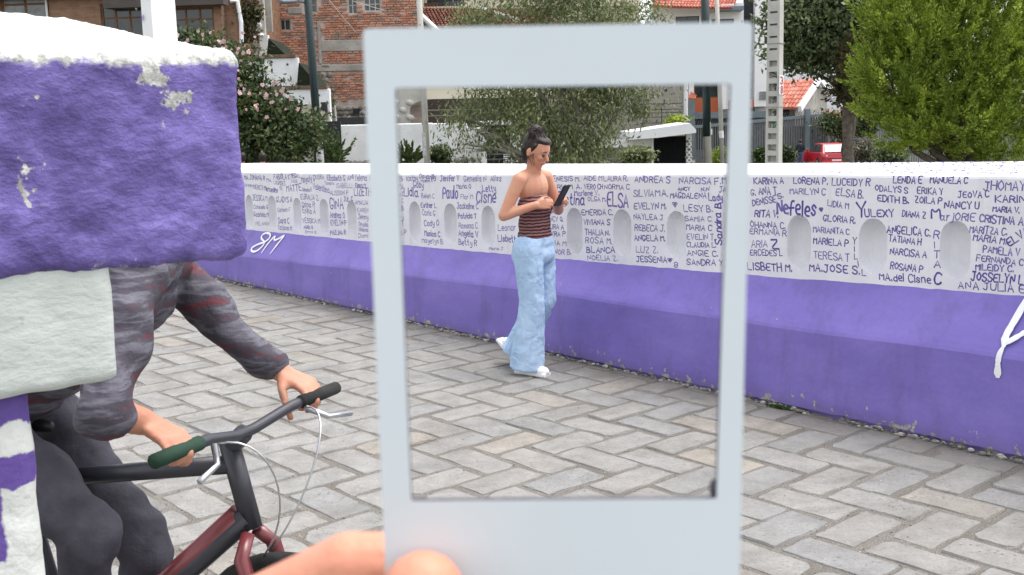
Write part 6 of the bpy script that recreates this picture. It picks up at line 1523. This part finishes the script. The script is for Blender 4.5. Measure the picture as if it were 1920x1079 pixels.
spots = [(455, 62), (460, 86), (447, 92), (478, 70), (489, 103), (452, 114), (441, 130), (446, 133), (452, 160), (492, 160), (498, 182), (520, 153), (514, 156), (527, 171), (533, 178), (508, 193), (512, 192), (479, 200), (484, 206), (449, 173), (458, 168), (450, 176), (536, 205), (500, 220), (483, 196), (395, 62), (402, 88), (381, 74), (410, 78), (428, 104), (436, 118), (420, 78), (386, 90), (372, 60), (380, 66), (347, 82), (352, 76), (332, 66), (414, 80), (418, 92), (424, 88), (403, 95), (444, 100), (456, 100), (470, 120), (418, 108), (447, 148), (462, 206), (519, 178), (488, 175), (551, 158), (531, 166), (440, 190), (468, 176), (433, 66 + 30), (442, 110), (499, 178), (545, 186), (558, 205), (466, 98)]
for i, (x_, y_) in enumerate(spots):
    p = at(x_, y_, Yh - 1.55 + .45 * abs(noise.noise((x_ * .05, y_ * .05, 0)))) - hb0; o = link(bpy.data.objects.new('flower', fms[i % 3])); o.parent = hibi; o.location = tuple(p); o.rotation_euler = (rb.uniform(-.6, .6), rb.uniform(0, 6), rb.uniform(-.7, .7)); s_ = rb.uniform(.6, 1.1); o.scale = (s_, s_, s_)
# hanging greenery between the houses, shrubs along the street
def bush(px, py, Y, rx, rz, label, mt, seed, name='shrub', n=40, size=.12, el=2.2, foot=True, plume=0, **k):
    b = B3(px, py, Y, rx, rz); b0 = g(px, Y) if foot else at(px, py - rz, Y); e = empty(name, b0, 0, label=label, cat='bush'); mb = MB()
    for i in range(6):
        d = unit(np.random.RandomState(i + seed).normal(size=3)); limb(mb, (0, 0, -.1) if foot else (0, 0, 0), b[0] - b0 + d * np.array(b[1]) * .7, .03, .008, i)
    mb.build('stems', bark2, e); crown(e, b0, [b], n, 50, size, mt, name='foliage', elong=el, spread=.16 * (rx * Y / FPX + .4), seed=seed, shell=.2, plume=plume, up=.8, **k); return e
bush(465, 22, 42.5, 24, 36, 'hanging greenery between the tan brick house and the stone wall', m['brownish'], 31, 'hanging_shrub', 60, .16, foot=False, droop=.8)
bush(470, 62, 42.2, 12, 16, 'thin creeper trailing down the whitewashed stone garden wall', m['brownish'], 32, 'creeper', 12, .12, foot=False, droop=.8)
bush(622, 290, 33.2, 26, 22, 'bright shrub right of the lamp post, against the end of the white wall', m['shrub'], 33, n=60, size=.10, plume=.4)
bush(768, 298, 35.5, 18, 14, 'low green shrub left of the slim concrete pole', m['shrub'], 34, size=.12, plume=.35)
bush(826, 294, 35.5, 16, 16, 'round dark shrub right of the slim concrete pole', m['hib'], 35, size=.12, n=50)
bush(1352, 296, 50, 12, 14, 'yellow-green shrub at the fence behind the right edge of the card', m['bright'], 36, size=.14)
bush(1428, 294, 50, 12, 16, 'green shrub left of the broad concrete pole', m['shrub'], 37, size=.16)
bush(1474, 294, 50, 12, 16, 'green shrub right of the broad concrete pole', m['hib'], 38, size=.16)
bush(1622, 286, 48, 26, 18, 'greyish dry shrub right of the cypress trunk', leaf_mat('dry_leaf', [(0, (.10, .09, .06)), (.6, (.19, .18, .13)), (1, (.27, .25, .20))]), 39, size=.16)
bush(1668, 292, 46, 30, 16, 'dark undergrowth below the bright tree', m['deep'], 40, size=.18)
bush(1195, 292, 38, 28, 12, 'low greyish shrub in front of the stone wall beside the garage door', m['olive'], 41, size=.14)
bush(610, 190, 44, 16, 10, 'weeds on the rubble at the foot of the brick building', m['shrub'], 42, 'weed_patch', 20, .12, foot=False)
bush(588, 155, 43, 12, 12, 'dark weeds above the lower retaining wall', m['shrub'], 43, 'weed_patch', 20, .12, foot=False)
bush(1265, 226, 45.5, 16, 5, 'strip of grass under the dark railing', m['bright'], 44, 'roof_grass', 16, .14, foot=False)
bush(520, 98, 41.5, 16, 9, 'dark weeds above the upper retaining wall', m['deep'], 45, 'weed_patch', 26, .12, foot=False)
bush(578, 150, 39.5, 14, 12, 'dark weeds beside the lamp post above the lower retaining wall', m['deep'], 46, 'weed_patch', 26, .12, foot=False)
# distant wooded rise closing the view above and beside the houses
# wires across the yard
for o in list(bpy.data.objects):
    if o.type == 'MESH' and o.parent is None and not o.get('kind') and not o.get('category'): print('UNTAGGED', o.name)
